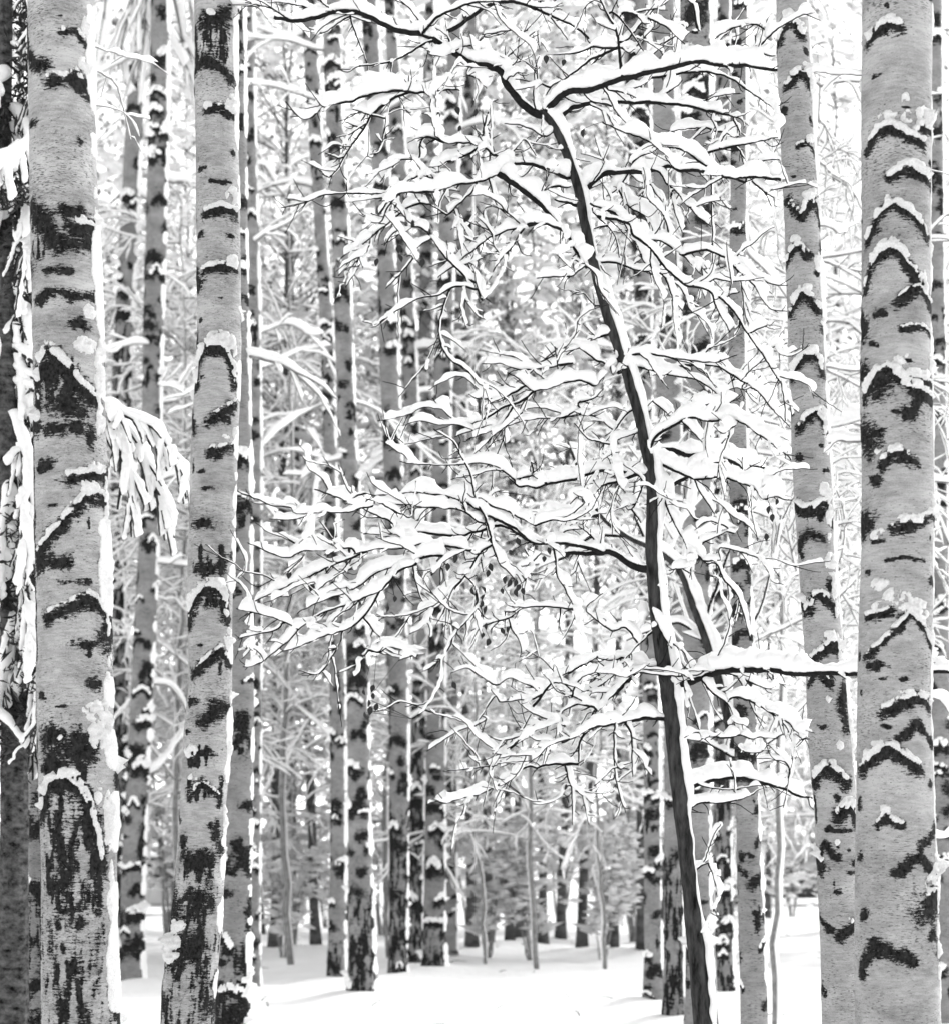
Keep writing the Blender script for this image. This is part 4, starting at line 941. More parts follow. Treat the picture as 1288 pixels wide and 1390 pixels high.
        nn = np.cross(ax, sd)
        fold = rng.uniform(.1, .5)
        mid = c[None] + ax[None] * ((u - .5) * 2 * Ls)[:, None] + nn[None] * (np.sin(u * 3) * .15 * Ls)[:, None]
        lft = mid + sd[None] * w[:, None] + nn[None] * (w * fold)[:, None]
        rgt = mid - sd[None] * w[:, None] + nn[None] * (w * fold)[:, None]
        V = np.vstack([mid, lft, rgt])
        # a thin back face so that the blade has two sides
        k = np.arange(6)
        Q = np.vstack([np.stack([k, k + 1, k + 8, k + 7], -1), np.stack([k + 1, k, k + 14, k + 15], -1)])
        T = Tubes()
        st = np.array([tip, (tip + mid[0]) / 2 + [0, 0, .002], mid[0]])
        T.wood(st, np.full(3, .3 * SC), 4)
        nV = len(V)
        VV = np.vstack([V] + T.V)
        me = mesh_from('leaf', VV - base[None], [np.vstack([Q] + [q_ + nV for q_ in T.Q]), np.vstack(T.T) + nV], M['leaf_dark'])
        obj('leaf', me, root)


build_young()

# the second, leaning sapling behind
def build_second():
    rng = R8(90)
    d = 11.6; sc = d / F
    tr = [(1026, 1520), (1021, 1300), (1015, 1140), (1003, 1050), (985, 960), (965, 890), (940, 820), (925, 780), (905, 757), (880, 742), (850, 728), (815, 700), (790, 650), (770, 600)]
    pts = [P(x, y, d) for x, y in tr]; pts[0][2] = -.05
    base = np.array([pts[0][0], d, 0.])
    root = thing('leaning_sapling', base, 'second dark sapling leaning left behind the first, snow along its upper edge', 'young tree')
    p = smooth_path(pts, .02, .001, rng); n = len(p)
    r = np.interp(np.linspace(0, 1, n), [0, .5, .62, .8, 1], [11, 7.5, 6.5, 4, 1.5]) * sc
    W, S = Tubes(), Tubes()
    W.wood(p, r, 12); S.snow(p, r * .9, 11 * sc, rng, 12, lump=.3, wl=.12, minl=.2)
    t = W.build('trunk', M['dark_bark'], root, base); S.build('snow', M['snow'], t, base)
    br = [[(985, 960), (1010, 880), (1040, 800), (1060, 700)], [(955, 850), (985, 760), (1005, 700), (1030, 655)], [(925, 780), (935, 740), (1000, 700), (1060, 690)], [(1003, 1050), (1040, 1010), (1080, 990)],
          [(960, 880), (930, 850), (900, 850), (850, 870)], [(1000, 1030), (960, 1010), (930, 1000)], [(850, 728), (800, 730), (760, 760), (700, 770)], [(815, 700), (790, 700), (740, 690)], [(905, 757), (930, 700), (950, 640), (990, 590)],
          [(880, 742), (860, 690), (870, 620), (900, 560)]]
    for b in br:
        W, S = Tubes(), Tubes()
        nb = len(b); dz = rng.uniform(-.3, .8)
        q = [P(x, y, d + dz * i / (nb - 1)) for i, (x, y) in enumerate(b)]
        j = int(np.linalg.norm(p - q[0], axis=1).argmin()); q[0] = p[j]
        q = smooth_path(q, 6 * sc, .5 * sc, rng); rr = taper(len(q), 2.2 * sc, .8 * sc)
        W.wood(q, rr, 7); S.snow(q, rr, 11 * sc, rng, 9, wl=.07)
        for k in range(6):
            i = rng.randint(2, len(q) - 1); tt = q[i] - q[i - 1]; tt /= np.linalg.norm(tt)
            dv = tt + rng.normal(0, .6, 3); Lb = rng.uniform(20, 50) * sc
            w = smooth_path([q[i], q[i] + dv * Lb * .5, q[i] + dv * Lb], 6 * sc, .5 * sc, rng)
            r2 = taper(len(w), .9 * sc, .5 * sc); W.wood(w, r2, 5); S.snow(w, r2, 7 * sc, rng, 7, wl=.06)
        bo = W.build('branch', M['twig'], root, base); S.build('snow', M['snow'], bo, base)
build_second()
def leaves(C, size, rng, aspect=.62):
    n = len(C)
    a = rng.normal(size=(n, 3)); a /= np.linalg.norm(a, axis=1)[:, None]
    b = np.cross(a, rng.normal(size=(n, 3))); b /= np.linalg.norm(b, axis=1)[:, None]
    s = size * rng.uniform(.55, 1.35, n)
    c = np.cross(a, b)
    V = np.stack([C - a * s[:, None], C + b * (s * aspect)[:, None] + c * (s * .25)[:, None], C + a * s[:, None], C - b * (s * aspect)[:, None] + c * (s * .25)[:, None]], 1).reshape(-1, 3)
    k = np.arange(n)[:, None] * 4
    return V, np.vstack([np.hstack([k, k + 1, k + 2]), np.hstack([k, k + 2, k + 3])])


# ------------------------------------------------------------------ spruce at the left edge
def build_spruce():
    rng = R8(61)
    d = 10.5; sc = d / F
    base = np.array([(12 - 644) * sc, d, 0.])
    root = thing('spruce_tree', base, 'rough dark conifer at the left edge with snow-loaded drooping fronds', 'conifer')
    zs = np.arange(-.05, 9.0, .04); nu = 40
    th = np.linspace(-np.pi, np.pi, nu, endpoint=False)
    r0 = .088 * np.clip(1 - zs / 11, .1, 1) * (1 + .4 * np.exp(-np.clip(zs, 0, 9) / .3))
    TH, Z = np.meshgrid(th, zs)
    R = r0[:, None] * (1 + .25 * (fnoise(np.cos(TH) * 4, np.sin(TH) * 4, Z * 3, 3, 3) - .5) + .18 * (fnoise(np.cos(TH) * 9, np.sin(TH) * 9, Z * 9, 4, 2) - .5))
    xo = .03 * np.sin(zs * .9)
    V = np.stack([xo[:, None] + R * np.sin(TH), -R * np.cos(TH), Z], -1).reshape(-1, 3)
    nv = len(zs)
    i = np.arange(nv - 1)[:, None] * nu + np.arange(nu)[None]; j = np.arange(nv - 1)[:, None] * nu + (np.arange(nu)[None] + 1) % nu
    obj('trunk', mesh_from('trunk', V, [np.stack([i, j, j + nu, i + nu], -1).reshape(-1, 4)], M['pine']), root)
    fronds = [[(12, 500), (60, 520), (120, 548), (165, 580), (200, 640), (225, 700)], [(12, 520), (90, 545), (150, 575), (170, 640), (180, 720)],
              [(12, 470), (90, 520), (160, 560), (215, 590), (250, 650), (258, 700)],
              [(14, 150), (35, 180), (20, 215), (-20, 240)], [(14, 170), (40, 240), (36, 300), (30, 370)], [(12, 230), (0, 260), (-30, 290)], [(12, 250), (30, 300), (25, 400), (15, 460)], [(12, 330), (40, 380), (40, 440), (35, 500)],
              [(12, 380), (30, 440), (42, 520), (40, 580)], [(12, 420), (-10, 470), (-30, 540)], [(12, 480), (28, 520), (45, 570), (38, 620)], [(12, 620), (20, 690), (35, 760), (46, 830)], [(12, 650), (0, 720), (-10, 800)],
              [(12, 700), (30, 790), (40, 860), (48, 900)], [(12, 780), (25, 850), (45, 900), (52, 940)], [(12, 830), (30, 900), (42, 960), (46, 1010)], [(12, 860), (0, 930), (-20, 1000)], [(12, 60), (50, 90), (40, 140)], [(12, -40), (45, 0), (40, 60)], [(12, 100), (-20, 130), (-40, 180)],
              [(12, 870), (40, 905), (60, 935), (55, 985)], [(12, 560), (35, 640), (30, 700), (40, 760)]]
    for fi, f in enumerate(fronds):
        W, S = Tubes(), Tubes()
        n = len(f); dz = rng.uniform(-.7, .1)
        q = [P(x, y, d + dz * k / (n - 1)) for k, (x, y) in enumerate(f)]
        q[0] = np.array([base[0], d, q[0][2]])
        q = smooth_path(q, 6 * sc, .4 * sc, rng)
        rr = taper(len(q), 2.6 * sc, 1.0 * sc)
        W.wood(q, rr, 7); S.snow(q, rr, (12 if fi < 3 else 14) * sc, rng, 9, lump=.3, wl=.09)
        fine = fi < 3
        for k in range(30 if fine else 22):
            i = rng.randint(len(q) // 3 if fine else len(q) // 5, len(q) - 1)
            t = q[i] - q[i - 1]; t /= np.linalg.norm(t)
            sd = np.cross(t, [0, 0, 1]) * rng.choice([-1, 1])
            dv = t * .7 + sd * rng.uniform(.3, .9) + np.array([rng.normal(0, .3), rng.normal(0, .2), -rng.uniform(.1, .9)])
            Lb = rng.uniform(18, 48) * sc
            w = smooth_path([q[i], q[i] + dv * Lb * .5, q[i] + dv * Lb + np.array([0, 0, -.25 * Lb])], 2.4 * sc, .2 * sc, rng)
            r2 = taper(len(w), 1.6 * sc, .9 * sc)
            W.wood(w, r2 * 1.6, 6); S.snow(w, r2, (8 if fine else 9) * sc, rng, 8, lump=.3, wl=.08)
        b = W.build('branch', M['needle'], root, base); S.build('snow', M['snow'], b, base)
        if fi < 3: continue
        nn = 420
        C = q[rng.randint(len(q) // 5, len(q), nn)] + rng.normal(0, 1, (nn, 3)) * [.07, .05, .06] - [0, -.10, .09]
        V, Fc = leaves(C - base[None], .035, rng, .22)
        tag(obj('needles', mesh_from('needles', V, [Fc], M['needle'], False), b), kind='stuff')
build_spruce()


# ------------------------------------------------------------------ the wood behind
OCT_V = np.array([[1, 0, 0], [0, 1, 0], [-1, 0, 0], [0, -1, 0], [0, 0, 1], [0, 0, -.6], [.7, .7, .45], [-.7, .7, .45], [-.7, -.7, .45], [.7, -.7, .45]], float)
OCT_F = np.array([[0, 6, 4], [6, 1, 4], [1, 7, 4], [7, 2, 4], [2, 8, 4], [8, 3, 4], [3, 9, 4], [9, 0, 4], [0, 5, 1], [1, 5, 2], [2, 5, 3], [3, 5, 0], [0, 1, 6], [1, 2, 7], [2, 3, 8], [3, 0, 9]])


def clumps(C, size, rng, flat=.55):
    n = len(C)
    s = size * rng.uniform(.5, 1.5, (n, 1, 1)) * rng.uniform(.65, 1.35, (n, 10, 3)) * np.array([1, 1, flat])[None, None]
    ang = rng.uniform(0, 2 * np.pi, n); ca, sa = np.cos(ang), np.sin(ang)
    tilt = rng.normal(0, .45, n)
    V = OCT_V[None] * s
    x = V[..., 0] * rng.uniform(1.0, 2.2, n)[:, None]; y = V[..., 1]; z = V[..., 2] + x * tilt[:, None] * .6
    V = np.stack([x * ca[:, None] - y * sa[:, None], x * sa[:, None] + y * ca[:, None], z], -1) + C[:, None]
    return V.reshape(-1, 3), (OCT_F[None] + (np.arange(n) * 10)[:, None, None]).reshape(-1, 3)


def crown_points(n, nclus, h0, h1, rad, sd, rng, cone=False):
    z = rng.uniform(0, 1, nclus)
    if cone: rr = rad * (1.02 - z)
    else: rr = rad * np.sqrt(np.clip(1 - (2 * z - .85) ** 2 * .75, .08, 1))
    a = rng.uniform(0, 2 * np.pi, nclus); q = rr * np.sqrt(rng.uniform(.05, 1, nclus))
    cen = np.stack([q * np.cos(a), q * np.sin(a), h0 + (h1 - h0) * z], 1)
    if cone: cen[:, 2] -= q * .45
    i = rng.randint(0, nclus, n)
    return cen[i] + rng.normal(0, 1, (n, 3)) * np.array([sd, sd, sd * .8]), cen


def bg_proto(name, label, cat, group, seed, h, h0, rad, nleaf, nsnow, lsz, ssz, tr, leafmat, cone=False, dark=False, nclus=150):
    rng = R8(seed)
    root = thing(name, (0, 0, 0), label, cat, group)
    T = Tubes()
    zz = np.linspace(-.05, h * .95, 26)
    p = np.stack([np.cumsum(rng.normal(0, .02, 26)), np.cumsum(rng.normal(0, .02, 26)), zz], 1)
    r = tr * np.clip(1 - zz / h, .06, 1) * (1 + .5 * np.exp(-np.clip(zz, 0, 99) / .25))
    T.wood(p, r, 12)
    C, cen = crown_points(nleaf, nclus, h0, h, rad, .38, rng, cone)
    for c in cen[:70]:
        z0 = max(.8, c[2] - np.hypot(c[0], c[1]) * (.2 if cone else .8))
        i = int(np.argmin(abs(zz - z0)))
        q = smooth_path([p[i], (p[i] + c) / 2 + rng.normal(0, .12, 3) + [0, 0, .1], c], .25, .02, rng)
        T.wood(q, taper(len(q), max(.012, r[i] * .3), .006), 5)
    T.build('trunk', M['pine'] if dark else M['bg_bark'], root)
    V, Fc = leaves(C, lsz, rng)
    tag(obj('foliage', mesh_from('foliage', V, [Fc], M[leafmat], False), root), kind='stuff')
    C2, _ = crown_points(nsnow, nclus, h0, h, rad, .30, R8(seed), cone)
    C2 = cen[rng.randint(0, nclus, nsnow)] + rng.normal(0, 1, (nsnow, 3)) * np.array([.42, .42, .3])
    V, Fc = clumps(C2, ssz, rng)
    tag(obj('snow', mesh_from('snow', V, [Fc], M['snow_far'], True), root), kind='stuff')
    return root


def copy_tree(o, parent=None):
    c = o.copy(); COL.objects.link(c)
    if parent is not None: c.parent = parent
    for ch in o.children: copy_tree(ch, c)
    return c


M['bg_bark'] = plain_mat('distant_trunk_bark', 0.03, 0.15, 5.0, 0.9, 0.02, 0.1, (1, 1, 1.6))
g1, g2, g3 = 'blurred leafy trees in the wood behind', 'blurred snow-white trees in the wood behind', 'blurred young conifers in the wood behind'
protos = {
 'leafy': bg_proto('leafy_tree', 'blurred tall tree with grey leaves and snow flecks in the wood behind', 'tree', g1, 201, 17, 7.0, 2.5, 1150, 230, .060, .085, .085, 'leaf_far', nclus=150),
 'snowy': bg_proto('snowy_tree', 'blurred tall tree almost white with snow in the wood behind', 'tree', g2, 202, 16, 6.2, 2.3, 700, 380, .055, .095, .08, 'leaf_mid', nclus=130),
 'conif': bg_proto('young_conifer', 'blurred snow-laden young conifer low in the wood behind', 'conifer', g3, 203, 6.5, .4, 1.6, 700, 900, .055, .08, .07, 'leaf_mid', True, False, 120),
}
used = set()
def place(kind, x, d, s=1.0):
    o = protos[kind]
    if kind in used: o = copy_tree(o)
    used.add(kind)
    o.location = ((x - 644) / F * d, d, 0)
    rz = rbk.uniform(0, 6.28)
    o.rotation_euler = (rbk.normal(0, .02), rbk.normal(0, .03), rz); o.scale = (s, s, s * rbk.uniform(.92, 1.08))
rbk = R8(303)
# trunks whose feet show above the snow
for x, d, k in [(372, 29, 'leafy'), (430, 29.5, 'snowy'), (640, 29, 'leafy'), (663, 30, 'leafy'), (692, 30.5, 'snowy'), (737, 30.5, 'leafy'), (790, 29, 'leafy'), (830, 28.5, 'snowy'), (874, 28, 'snowy'), (760, 33, 'snowy'), (706, 33, 'leafy'),
                (390, 35, 'leafy'), (352, 34, 'snowy'), (900, 33, 'snowy'), (110, 31, 'leafy'), (240, 46, 'leafy'), (20, 30, 'leafy'), (1180, 31, 'snowy'), (1240, 34, 'snowy'), (60, 40, 'leafy'), (170, 37, 'leafy'), (300, 36, 'leafy'), (385, 41, 'leafy'), (470, 39, 'leafy'), (1135, 36, 'leafy'), (1010, 38, 'leafy'), (1290, 40, 'snowy'), (150, 42, 'leafy'), (340, 45, 'leafy'), (240, 38, 'leafy'), (410, 47, 'leafy')]:
    place(k, x, d, rbk.uniform(.85, 1.05))
for k_, n_, x0, x1, d0, d1 in [('snowy', 1, 900, 1350, 42, 52), ('conif', 1, 950, 1050, 44, 50)]:
    for i in range(n_):
        x = x0 + (x1 - x0) * (i + rbk.uniform(.1, .9)) / n_
        if 195 < x < 255 and k_ == 'conif': continue
        if 1040 < x < 1115 and k_ == 'conif': x += 100
        place(k_, x, rbk.uniform(d0, d1), rbk.uniform(.85, 1.2))


# snowy undergrowth: low rounded bushes and arching saplings, leaves and snow clumps on fine twigs
def bush_proto(seed, h, rad, n, nleaf, nsnow, lsz, ssz, label, group, name):
    rng = R8(seed)
    root = thing(name, (0, 0, 0), label, 'bush', group)
    W = Tubes()
    cen = []
    for k in range(n):
        a = rng.uniform(0, 6.28); lean = rad * rng.uniform(.2, 1)
        top = np.array([math.cos(a) * lean, math.sin(a) * lean, h * rng.uniform(.55, 1)])
        q = smooth_path([[.05 * math.cos(a), .05 * math.sin(a), -.03], top * [.35, .35, .6], top], .12, .012, rng)
        W.wood(q, taper(len(q), .0045 * h, .002), 5)
        for m in range(9):
            i = rng.randint(len(q) // 4, len(q))
            dv = rng.normal(0, 1, 3) * [1, 1, .5]; dv /= np.linalg.norm(dv)
            Lb = h * rng.uniform(.08, .24)
            e = q[i] + dv * Lb
            e[2] = max(e[2], .1)
            b = smooth_path([q[i], (q[i] + e) / 2 + [0, 0, .03], e + [0, 0, -.05]], .1, .01, rng)
            W.wood(b, taper(len(b), .0022 * h, .0015), 4)
            cen += [b[j] for j in range(1, len(b))]
    cen = np.array(cen)
    W.build('stems', M['soft_twig'], root)
    V, Fc = leaves(cen[rng.randint(0, len(cen), nleaf)] + rng.normal(0, .10, (nleaf, 3)), lsz, rng)
    tag(obj('foliage', mesh_from('foliage', V, [Fc], M['leaf_mid'], False), root), kind='stuff')
    V, Fc = clumps(cen[rng.randint(0, len(cen), nsnow)] + rng.normal(0, .035, (nsnow, 3)) + [0, 0, .03], ssz, rng)
    tag(obj('snow', mesh_from('snow', V, [Fc], M['snow_far'], True), root), kind='stuff')
    return root
b1 = bush_proto(401, 2.3, 1.3, 9, 60, 480, .040, .065, 'blurred low bush of snowy twigs on the forest floor', 'blurred snowy bushes on the forest floor', 'snowy_bush')
b2 = bush_proto(402, 5.2, 1.5, 7, 160, 600, .042, .07, 'blurred tall snowy sapling of fine twigs among the birches', 'blurred snowy saplings among the birches', 'snowy_sapling')
def place_b(o, first, x, d, s):
    if not first: o = copy_tree(o)
    o.location = ((x - 644) / F * d, d, 0); o.rotation_euler = (0, 0, rbk.uniform(0, 6.28)); o.scale = (s, s, s)
for i in range(12):
    x = -60 + 1420 * (i + rbk.uniform(.1, .9)) / 12
    if 1030 < x < 1120 or 195 < x < 260: continue
    place_b(b1, i == 0, x, rbk.uniform(36, 44), rbk.uniform(.8, 1.25))
for i, (x, d, s) in enumerate([(395, 30, 1.0), (230, 32, 1.1), (860, 33, 1.1), (640, 36, 1.2), (1075, 46, 1.1), (1130, 30, 1.0), (1290, 28, 1.1), (520, 36, 1.2), (150, 36, 1.2), (990, 36, 1.2), (20, 30, 1.1), (310, 37, 1.2), (760, 40, 1.3)]):
    place_b(b2, i == 0, x, d, s)

# leafless saplings of fine snow-lined twigs, standing between and behind the birches
def lace_proto(seed, h, label, group, nL=40, low=.22, bark='soft_twig'):
    rng = R8(seed)
    root = thing('twiggy_sapling', (0, 0, 0), label, 'sapling', group)
    W, S = Tubes(), Tubes()
    zz = np.linspace(-.05, h, 30)
    p = np.stack([np.cumsum(rng.normal(0, .022, 30)), np.cumsum(rng.normal(0, .022, 30)), zz], 1)
    r = taper(30, .0042 * h, .004)
    W.wood(p, r, 7); S.snow(p, r, .02, rng, 7, wl=.12, minl=.2)
    sw, tw_ = Tubes(), Tubes()
    def twig(p0, dv, Ln, r0, sn, lev):
        dv = dv / np.linalg.norm(dv); pts = [p0]
        for m in range(5):
            dv = dv + rng.normal(0, .15, 3) + np.array([0, 0, -.10]); dv /= np.linalg.norm(dv)
            pts.append(pts[-1] + dv * Ln / 5)
        q = smooth_path(pts, max(.035, Ln / 16), .004, rng)
        rr = taper(len(q), r0, r0 * .45)
        tw_.wood(q, rr, 5)
        sw.snow(q, rr, sn, rng, 7, lump=.45, wl=.06)
        if lev < 3:
            for m in range((7, 4)[lev - 1]):
                j = rng.randint(len(q) // 5, len(q) - 1)
                t = q[j] - q[j - 1]; t /= np.linalg.norm(t)
                twig(q[j], t + rng.normal(0, .6, 3), Ln * rng.uniform(.25, .5), r0 * .6, sn * .75, lev + 1)
    for k in range(nL):
        f = low + (1 - low) * (k + rng.rand()) / nL
        i = min(int(f * 29), 28)
        a = rng.uniform(0, 6.28)
        twig(p[i], np.array([math.cos(a), math.sin(a), rng.uniform(.1, .9)]), h * (.10 + .17 * (1 - f)) * rng.uniform(.8, 1.3), .008, .026, 1)
    st = W.build('stem', M[bark], root); tag(S.build('snow', M['snow'], st), kind='stuff')
    b = tw_.build('twigs', M[bark], root); tag(b, kind='stuff')
    tag(sw.build('snow', M['snow'], b), kind='stuff')
    return root
lp = [lace_proto(601, 7.0, 'leafless twiggy sapling lined with snow standing back among the birches', 'twiggy snow-lined saplings among the birches'),
      lace_proto(602, 5.0, 'leafless twiggy sapling lined with snow standing back among the birches', 'twiggy snow-lined saplings among the birches', 32, .3),
      lace_proto(603, 7.0, 'leafless twiggy sapling lined with snow standing back among the birches', 'twiggy snow-lined saplings among the birches', 30, .42)]
seen = set()
for k, x, d, s_ in [(0, 345, 28, 1.4), (0, 525, 28, 1.4), (1, 655, 26, 1.2), (0, 725, 24.5, 1.2), (1, 815, 25, 1.3), (0, 245, 26, 1.5), (0, 140, 28, 1.5), (0, 605, 32, 1.4), (2, 968, 16.5, 1.1), (2, 1045, 16, 1.1), (2, 1142, 13, 1.0), (0, 1310, 19, 1.2), (1, 1150, 24, 1.3), (0, 1120, 28, 1.5), (0, 400, 30, 1.4), (0, 168, 30, 1.6), (0, 250, 29, 1.5), (0, 390, 26, 1.6)]:
    o = lp[k]
    if k in seen: o = copy_tree(o)
    seen.add(k)
    o.location = ((x - 644) / F * d, d, 0); o.rotation_euler = (0, 0, rbk.uniform(0, 6.28)); o.scale = (s_, s_, s_)

for i, (x, d, s_) in enumerate([(385, 27.5, .9), (660, 27.6, .9), (722, 27.2, 1.0), (815, 27.2, .95)]):
    place_b(b1, False, x, d, s_)


# the far edge of the wood, one pale mass
def far_wood():
    rng = R8(505)
    n = 4500
    X = rng.uniform(-30, 30, n); Y = rng.uniform(56, 74, n)
    top = 22 + 6 * (vnoise(X * .25, X * 0, X * 0, 5) - .5) * 2
    Z = rng.uniform(.3, 1, n) ** .9 * top
    keep = fnoise(X * .5, Y * .3, Z * .45, 8, 3) > .47
    C = np.stack([X, Y, Z], 1)[keep]
    V1, F1 = leaves(C, .11, rng)
    o = obj('far_wood', mesh_from('far_wood', V1, [F1], M['leaf_far'], False))
    tag(o, 'pale far edge of the wood, a blurred mass of leaves behind everything', 'woodland', kind='stuff')
    m2 = 2500
    X = rng.uniform(-30, 30, m2); Z = rng.uniform(0, 1, m2) * 20 + .2; Y = rng.uniform(56, 74, m2)
    V, F2 = clumps(np.stack([X, Y, Z], 1), .28, rng)
    obj('snow', mesh_from('snow', V, [F2], M['snow_far']), o)
    T = Tubes()
    for k in range(14):
        x, y = rng.uniform(-30, 30), rng.uniform(54, 74)
        p = np.stack([x + np.linspace(0, rng.normal(0, .5), 6), np.full(6, y), np.linspace(-.1, 17, 6)], 1)
        T.wood(p, taper(6, rng.uniform(.06, .14), .04), 7)
    t = T.build('trunks', M['bg_bark'], o); tag(t, kind='stuff')
far_wood()


# ------------------------------------------------------------------ ground and snow mounds
def ground():
    xs = np.concatenate([-np.geomspace(900, 40, 14)[:-1], np.linspace(-40, 40, 240), np.geomspace(40, 900, 14)[1:]])
    ys = np.concatenate([np.linspace(-60, 0, 8, endpoint=False), np.linspace(0, 70, 260), np.geomspace(70, 1500, 14)[1:]])
    X, Y = np.meshgrid(xs, ys)
    Z = (fnoise(X * .22, Y * .22, X * 0, 71, 3) - .5) * .16 + (fnoise(X * 1.1, Y * 1.1, X * 0, 72, 3) - .5) * .07
    Z = Z + .05 * np.clip(fnoise(X * 2.6, Y * 2.6, X * 0, 75, 2) - .55, 0, 1) * 3
    Z = Z * np.exp(-(np.hypot(X, Y - 20) / 90) ** 2) - .02
    for o in scene.objects:                       # snow banked round every foot
        if o.parent is None and o.type == 'EMPTY' and o.get('category') in ('birch', 'tree', 'conifer', 'young tree'):
            Z = Z + .10 * np.exp(-(((X - o.location.x) / .55) ** 2 + ((Y - o.location.y) / .55) ** 2))
    V = np.stack([X, Y, Z], -1).reshape(-1, 3)
    ny, nx = X.shape
    i = np.arange(ny - 1)[:, None] * nx + np.arange(nx - 1)[None]
    o = obj('snow_ground', mesh_from('snow_ground', V, [np.stack([i, i + 1, i + nx + 1, i + nx], -1).reshape(-1, 4)], M['snow_ground']))
    tag(o, 'smooth untrodden snow covering the forest floor', 'ground', kind='structure')
ground()


def litter():
    """twigs and bark bits dropped on the snow"""
    rng = R8(808)
    T = Tubes()
    for k in range(110):
        x, y = rng.uniform(-7, 7), rng.uniform(12, 36)
        a = rng.uniform(0, 6.28); Lb = rng.uniform(.05, .45) ** 1.2
        q = np.array([[x, y, .0], [x + .5 * Lb * math.cos(a), y + .5 * Lb * math.sin(a), .03 + .02 * rng.rand()], [x + Lb * math.cos(a + .3), y + Lb * math.sin(a + .3), .03 + .03 * rng.rand()]])
        p = smooth_path(q, .03, .002, rng)
        T.wood(p, taper(len(p), rng.uniform(.003, .009), .002), 5)
    o = T.build('fallen_twigs', M['twig'])
    tag(o, 'dark twigs and bark bits scattered over the snow', 'litter', kind='stuff')
litter()


def mound(x, d, rx, h, label, seed):
    n, m = 40, 14
    a = np.linspace(0, 2 * np.pi, n, endpoint=False); t = np.linspace(0, 1, m)
    A, T = np.meshgrid(a, t)
    z = h * np.cos(T * np.pi / 2) ** 1.3 * (.75 + .6 * fnoise(np.cos(A) * T * 3, np.sin(A) * T * 3, T * 0, seed, 3)) - .06
    r = rx * T * (1 + .3 * (vnoise(np.cos(A) * 1.5, np.sin(A) * 1.5, A * 0, seed + 1) - .5))
    V = np.stack([r * np.cos(A), r * np.sin(A), z], -1).reshape(-1, 3)
    i = np.arange(m - 1)[:, None] * n + np.arange(n)[None]; j = np.arange(m - 1)[:, None] * n + (np.arange(n)[None] + 1) % n
    o = obj('snow_mound', mesh_from('snow_mound', V, [np.stack([i, i + n, j + n, j], -1).reshape(-1, 4)], M['snow_ground']), None, ((x - 644) / F * d, d, 0))
    tag(o, label, 'snow mound')


# ------------------------------------------------------------------ parked cars, far behind
def prism(sections, mat, name, parent):
    """loft of closed cross-sections (k,3) each"""
    k = len(sections[0]); V = np.vstack(sections); m = len(sections)
    i = np.arange(m - 1)[:, None] * k + np.arange(k)[None]; j = np.arange(m - 1)[:, None] * k + (np.arange(k)[None] + 1) % k
    Q = np.stack([i, j, j + k, i + k], -1).reshape(-1, 4)
    c0, c1 = len(V), len(V) + 1
    V = np.vstack([V, sections[0].mean(0)[None], sections[-1].mean(0)[None]])
    a = np.arange(k); a2 = (a + 1) % k
    T = np.vstack([np.stack([a2, a, np.full(k, c0)], -1), np.stack([(m - 1) * k + a, (m - 1) * k + a2, np.full(k, c1)], -1)])
    return obj(name, mesh_from(name, V, [Q, T], mat), parent)


def sect(x, w, z0, z1, pw=.35):
    a = np.linspace(0, 2 * np.pi, 24, endpoint=False)
    c, s = np.cos(a), np.sin(a)
    return np.stack([np.full(24, x), w * np.sign(c) * abs(c) ** pw, (z0 + z1) / 2 + (z1 - z0) / 2 * np.sign(s) * abs(s) ** pw], 1)


def car(x, d, rot, paint, label):
    root = thing('parked_car', ((x - 644) / F * d, d, 0), label, 'car')
    root.rotation_euler = (0, 0, rot)
    prism([sect(X, w, z0, z1) for X, w, z0, z1 in [(-2.15, .62, .42, .72), (-2.05, .78, .3, .86), (-1.4, .84, .24, .92), (-.4, .86, .22, .95), (.8, .86, .22, .93), (1.5, .84, .24, .86), (2.0, .78, .3, .74), (2.15, .6, .4, .62)]], M[paint], 'body', root)
    prism([sect(X, w, .86, z1, .5) for X, w, z1 in [(-1.75, .66, .92), (-1.15, .66, 1.40), (-.5, .66, 1.47), (.2, .66, 1.44), (.95, .66, .93)]], M['car_glass'], 'windows', root)
    prism([sect(X, w, 1.40, z1, .6) for X, w, z1 in [(-1.35, .5, 1.45), (-1.0, .66, 1.55), (-.4, .68, 1.60), (.15, .64, 1.57), (.45, .4, 1.44)]], M['snow'], 'roof_snow', root)
    prism([sect(X, w, .80, z1, .6) for X, w, z1 in [(.85, .5, .98), (1.2, .74, 1.03), (1.7, .7, .95), (2.05, .4, .80)]], M['snow'], 'bonnet_snow', root)
    for sx in (-1.3, 1.35):
        for sy in (-.78, .78):
            T = Tubes()
            c = np.array([[sx, sy - .1, .31], [sx, sy + .1, .31]])
            T.ring(c, np.array([[0, 0, 1.]] * 2), np.array([[1., 0, 0]] * 2), np.array([.31, .31]), np.array([.31, .31]), 24)
            w = T.build('wheel', M['tyre'], root)
            R = Tubes()
            c = np.array([[sx, sy - .107, .31], [sx, sy + .107, .31]])
            R.ring(c, np.array([[0, 0, 1.]] * 2), np.array([[1., 0, 0]] * 2), np.array([.18, .18]), np.array([.18, .18]), 20)
            R.build('rim', M['rim'], w)
    for sy in (-.55, .55):
        prism([sect(X, .16, .58, .70, .7) + np.array([0, sy, 0]) for X in (2.04, 2.165)], M['rim'], 'headlight', root)
M['car_light'] = plain_mat('pale_car_paint', .42, .46, 2, .35, 0, .5)
M['car_dark'] = plain_mat('dark_car_paint', .02, .03, 2, .35, 0, .5)
M['car_glass'] = plain_mat('car_glass', .03, .05, 2, .15, 0, .5)
M['tyre'] = plain_mat('tyre_rubber', .015, .025, 9, .9)
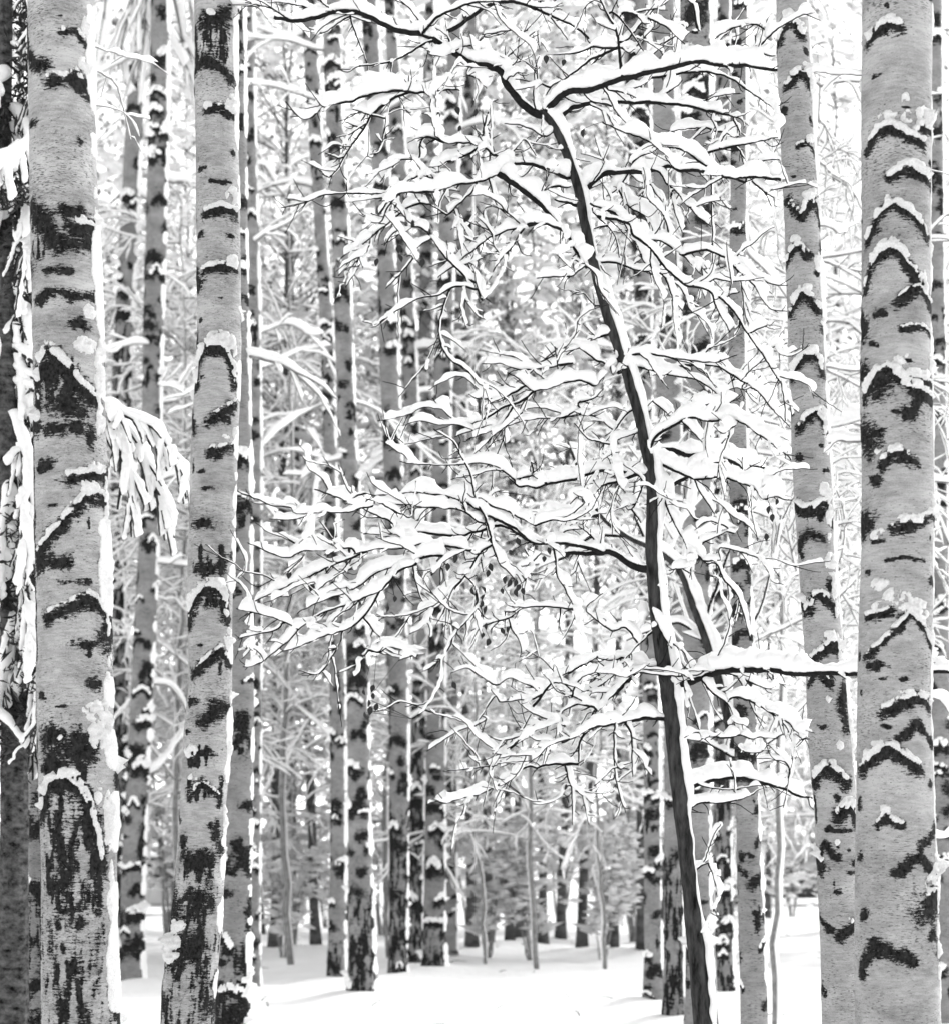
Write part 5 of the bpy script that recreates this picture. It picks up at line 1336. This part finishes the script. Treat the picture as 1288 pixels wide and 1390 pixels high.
M['rim'] = plain_mat('wheel_metal', .3, .4, 9, .4)
car(205, 47, .25, 'car_light', 'pale parked car under snow, seen past the arch-scarred birch on the left')
car(1072, 56, 2.9, 'car_dark', 'dark parked car far back in the bright gap beside the leaning grey birch')
# ------------------------------------------------------------------ light and camera
SUN_EL, SUN_AZ = math.radians(42), math.radians(128)     # azimuth measured from behind the camera towards the right
w = bpy.data.worlds.new('World'); scene.world = w; w.use_nodes = True
nt = w.node_tree
bg = nt.nodes['Background']
sky = nt.nodes.new('ShaderNodeTexSky'); sky.sky_type = 'NISHITA'; sky.sun_disc = False
sky.sun_elevation = SUN_EL
sun_dir = np.array([math.sin(SUN_AZ) * math.cos(SUN_EL), -math.cos(SUN_AZ) * math.cos(SUN_EL), math.sin(SUN_EL)])
sky.sun_rotation = math.atan2(sun_dir[0], sun_dir[1])
sky.air_density = 1.0; sky.dust_density = 1.0; sky.ozone_density = 1.0
bw = nt.nodes.new('ShaderNodeRGBToBW')
nt.links.new(sky.outputs[0], bw.inputs[0])
nt.links.new(bw.outputs[0], bg.inputs['Color'])
bg.inputs['Strength'].default_value = SKY
sl = bpy.data.lights.new('sun', 'SUN'); sl.energy = SUN; sl.angle = math.radians(25); sl.color = (1, 1, 1)
so = bpy.data.objects.new('sun', sl); link(so)
so.rotation_euler = Vector([float(-v) for v in sun_dir]).to_track_quat('-Z', 'Y').to_euler()

cam = bpy.data.cameras.new('camera'); co = bpy.data.objects.new('camera', cam); link(co)
co.location = (0, 0, HC); co.rotation_euler = (math.pi / 2, 0, 0)
cam.sensor_fit = 'HORIZONTAL'; cam.sensor_width = 36.0; cam.lens = 36.0 * F / 1288.0
cam.shift_y = (HY - 695.0) / 1288.0
cam.clip_start = .1; cam.clip_end = 4000
cam.dof.use_dof = True; cam.dof.focus_distance = 8.0; cam.dof.aperture_fstop = (cam.lens / 1000) / 0.019
scene.camera = co
vs = scene.view_settings
vs.view_transform = 'Standard'; vs.look = 'None'; vs.gamma = 1.0; vs.exposure = EXPO
scene.cycles.max_bounces = 20; scene.cycles.diffuse_bounces = 16; scene.cycles.glossy_bounces = 2
scene.cycles.transmission_bounces = 12; scene.cycles.use_denoising = True
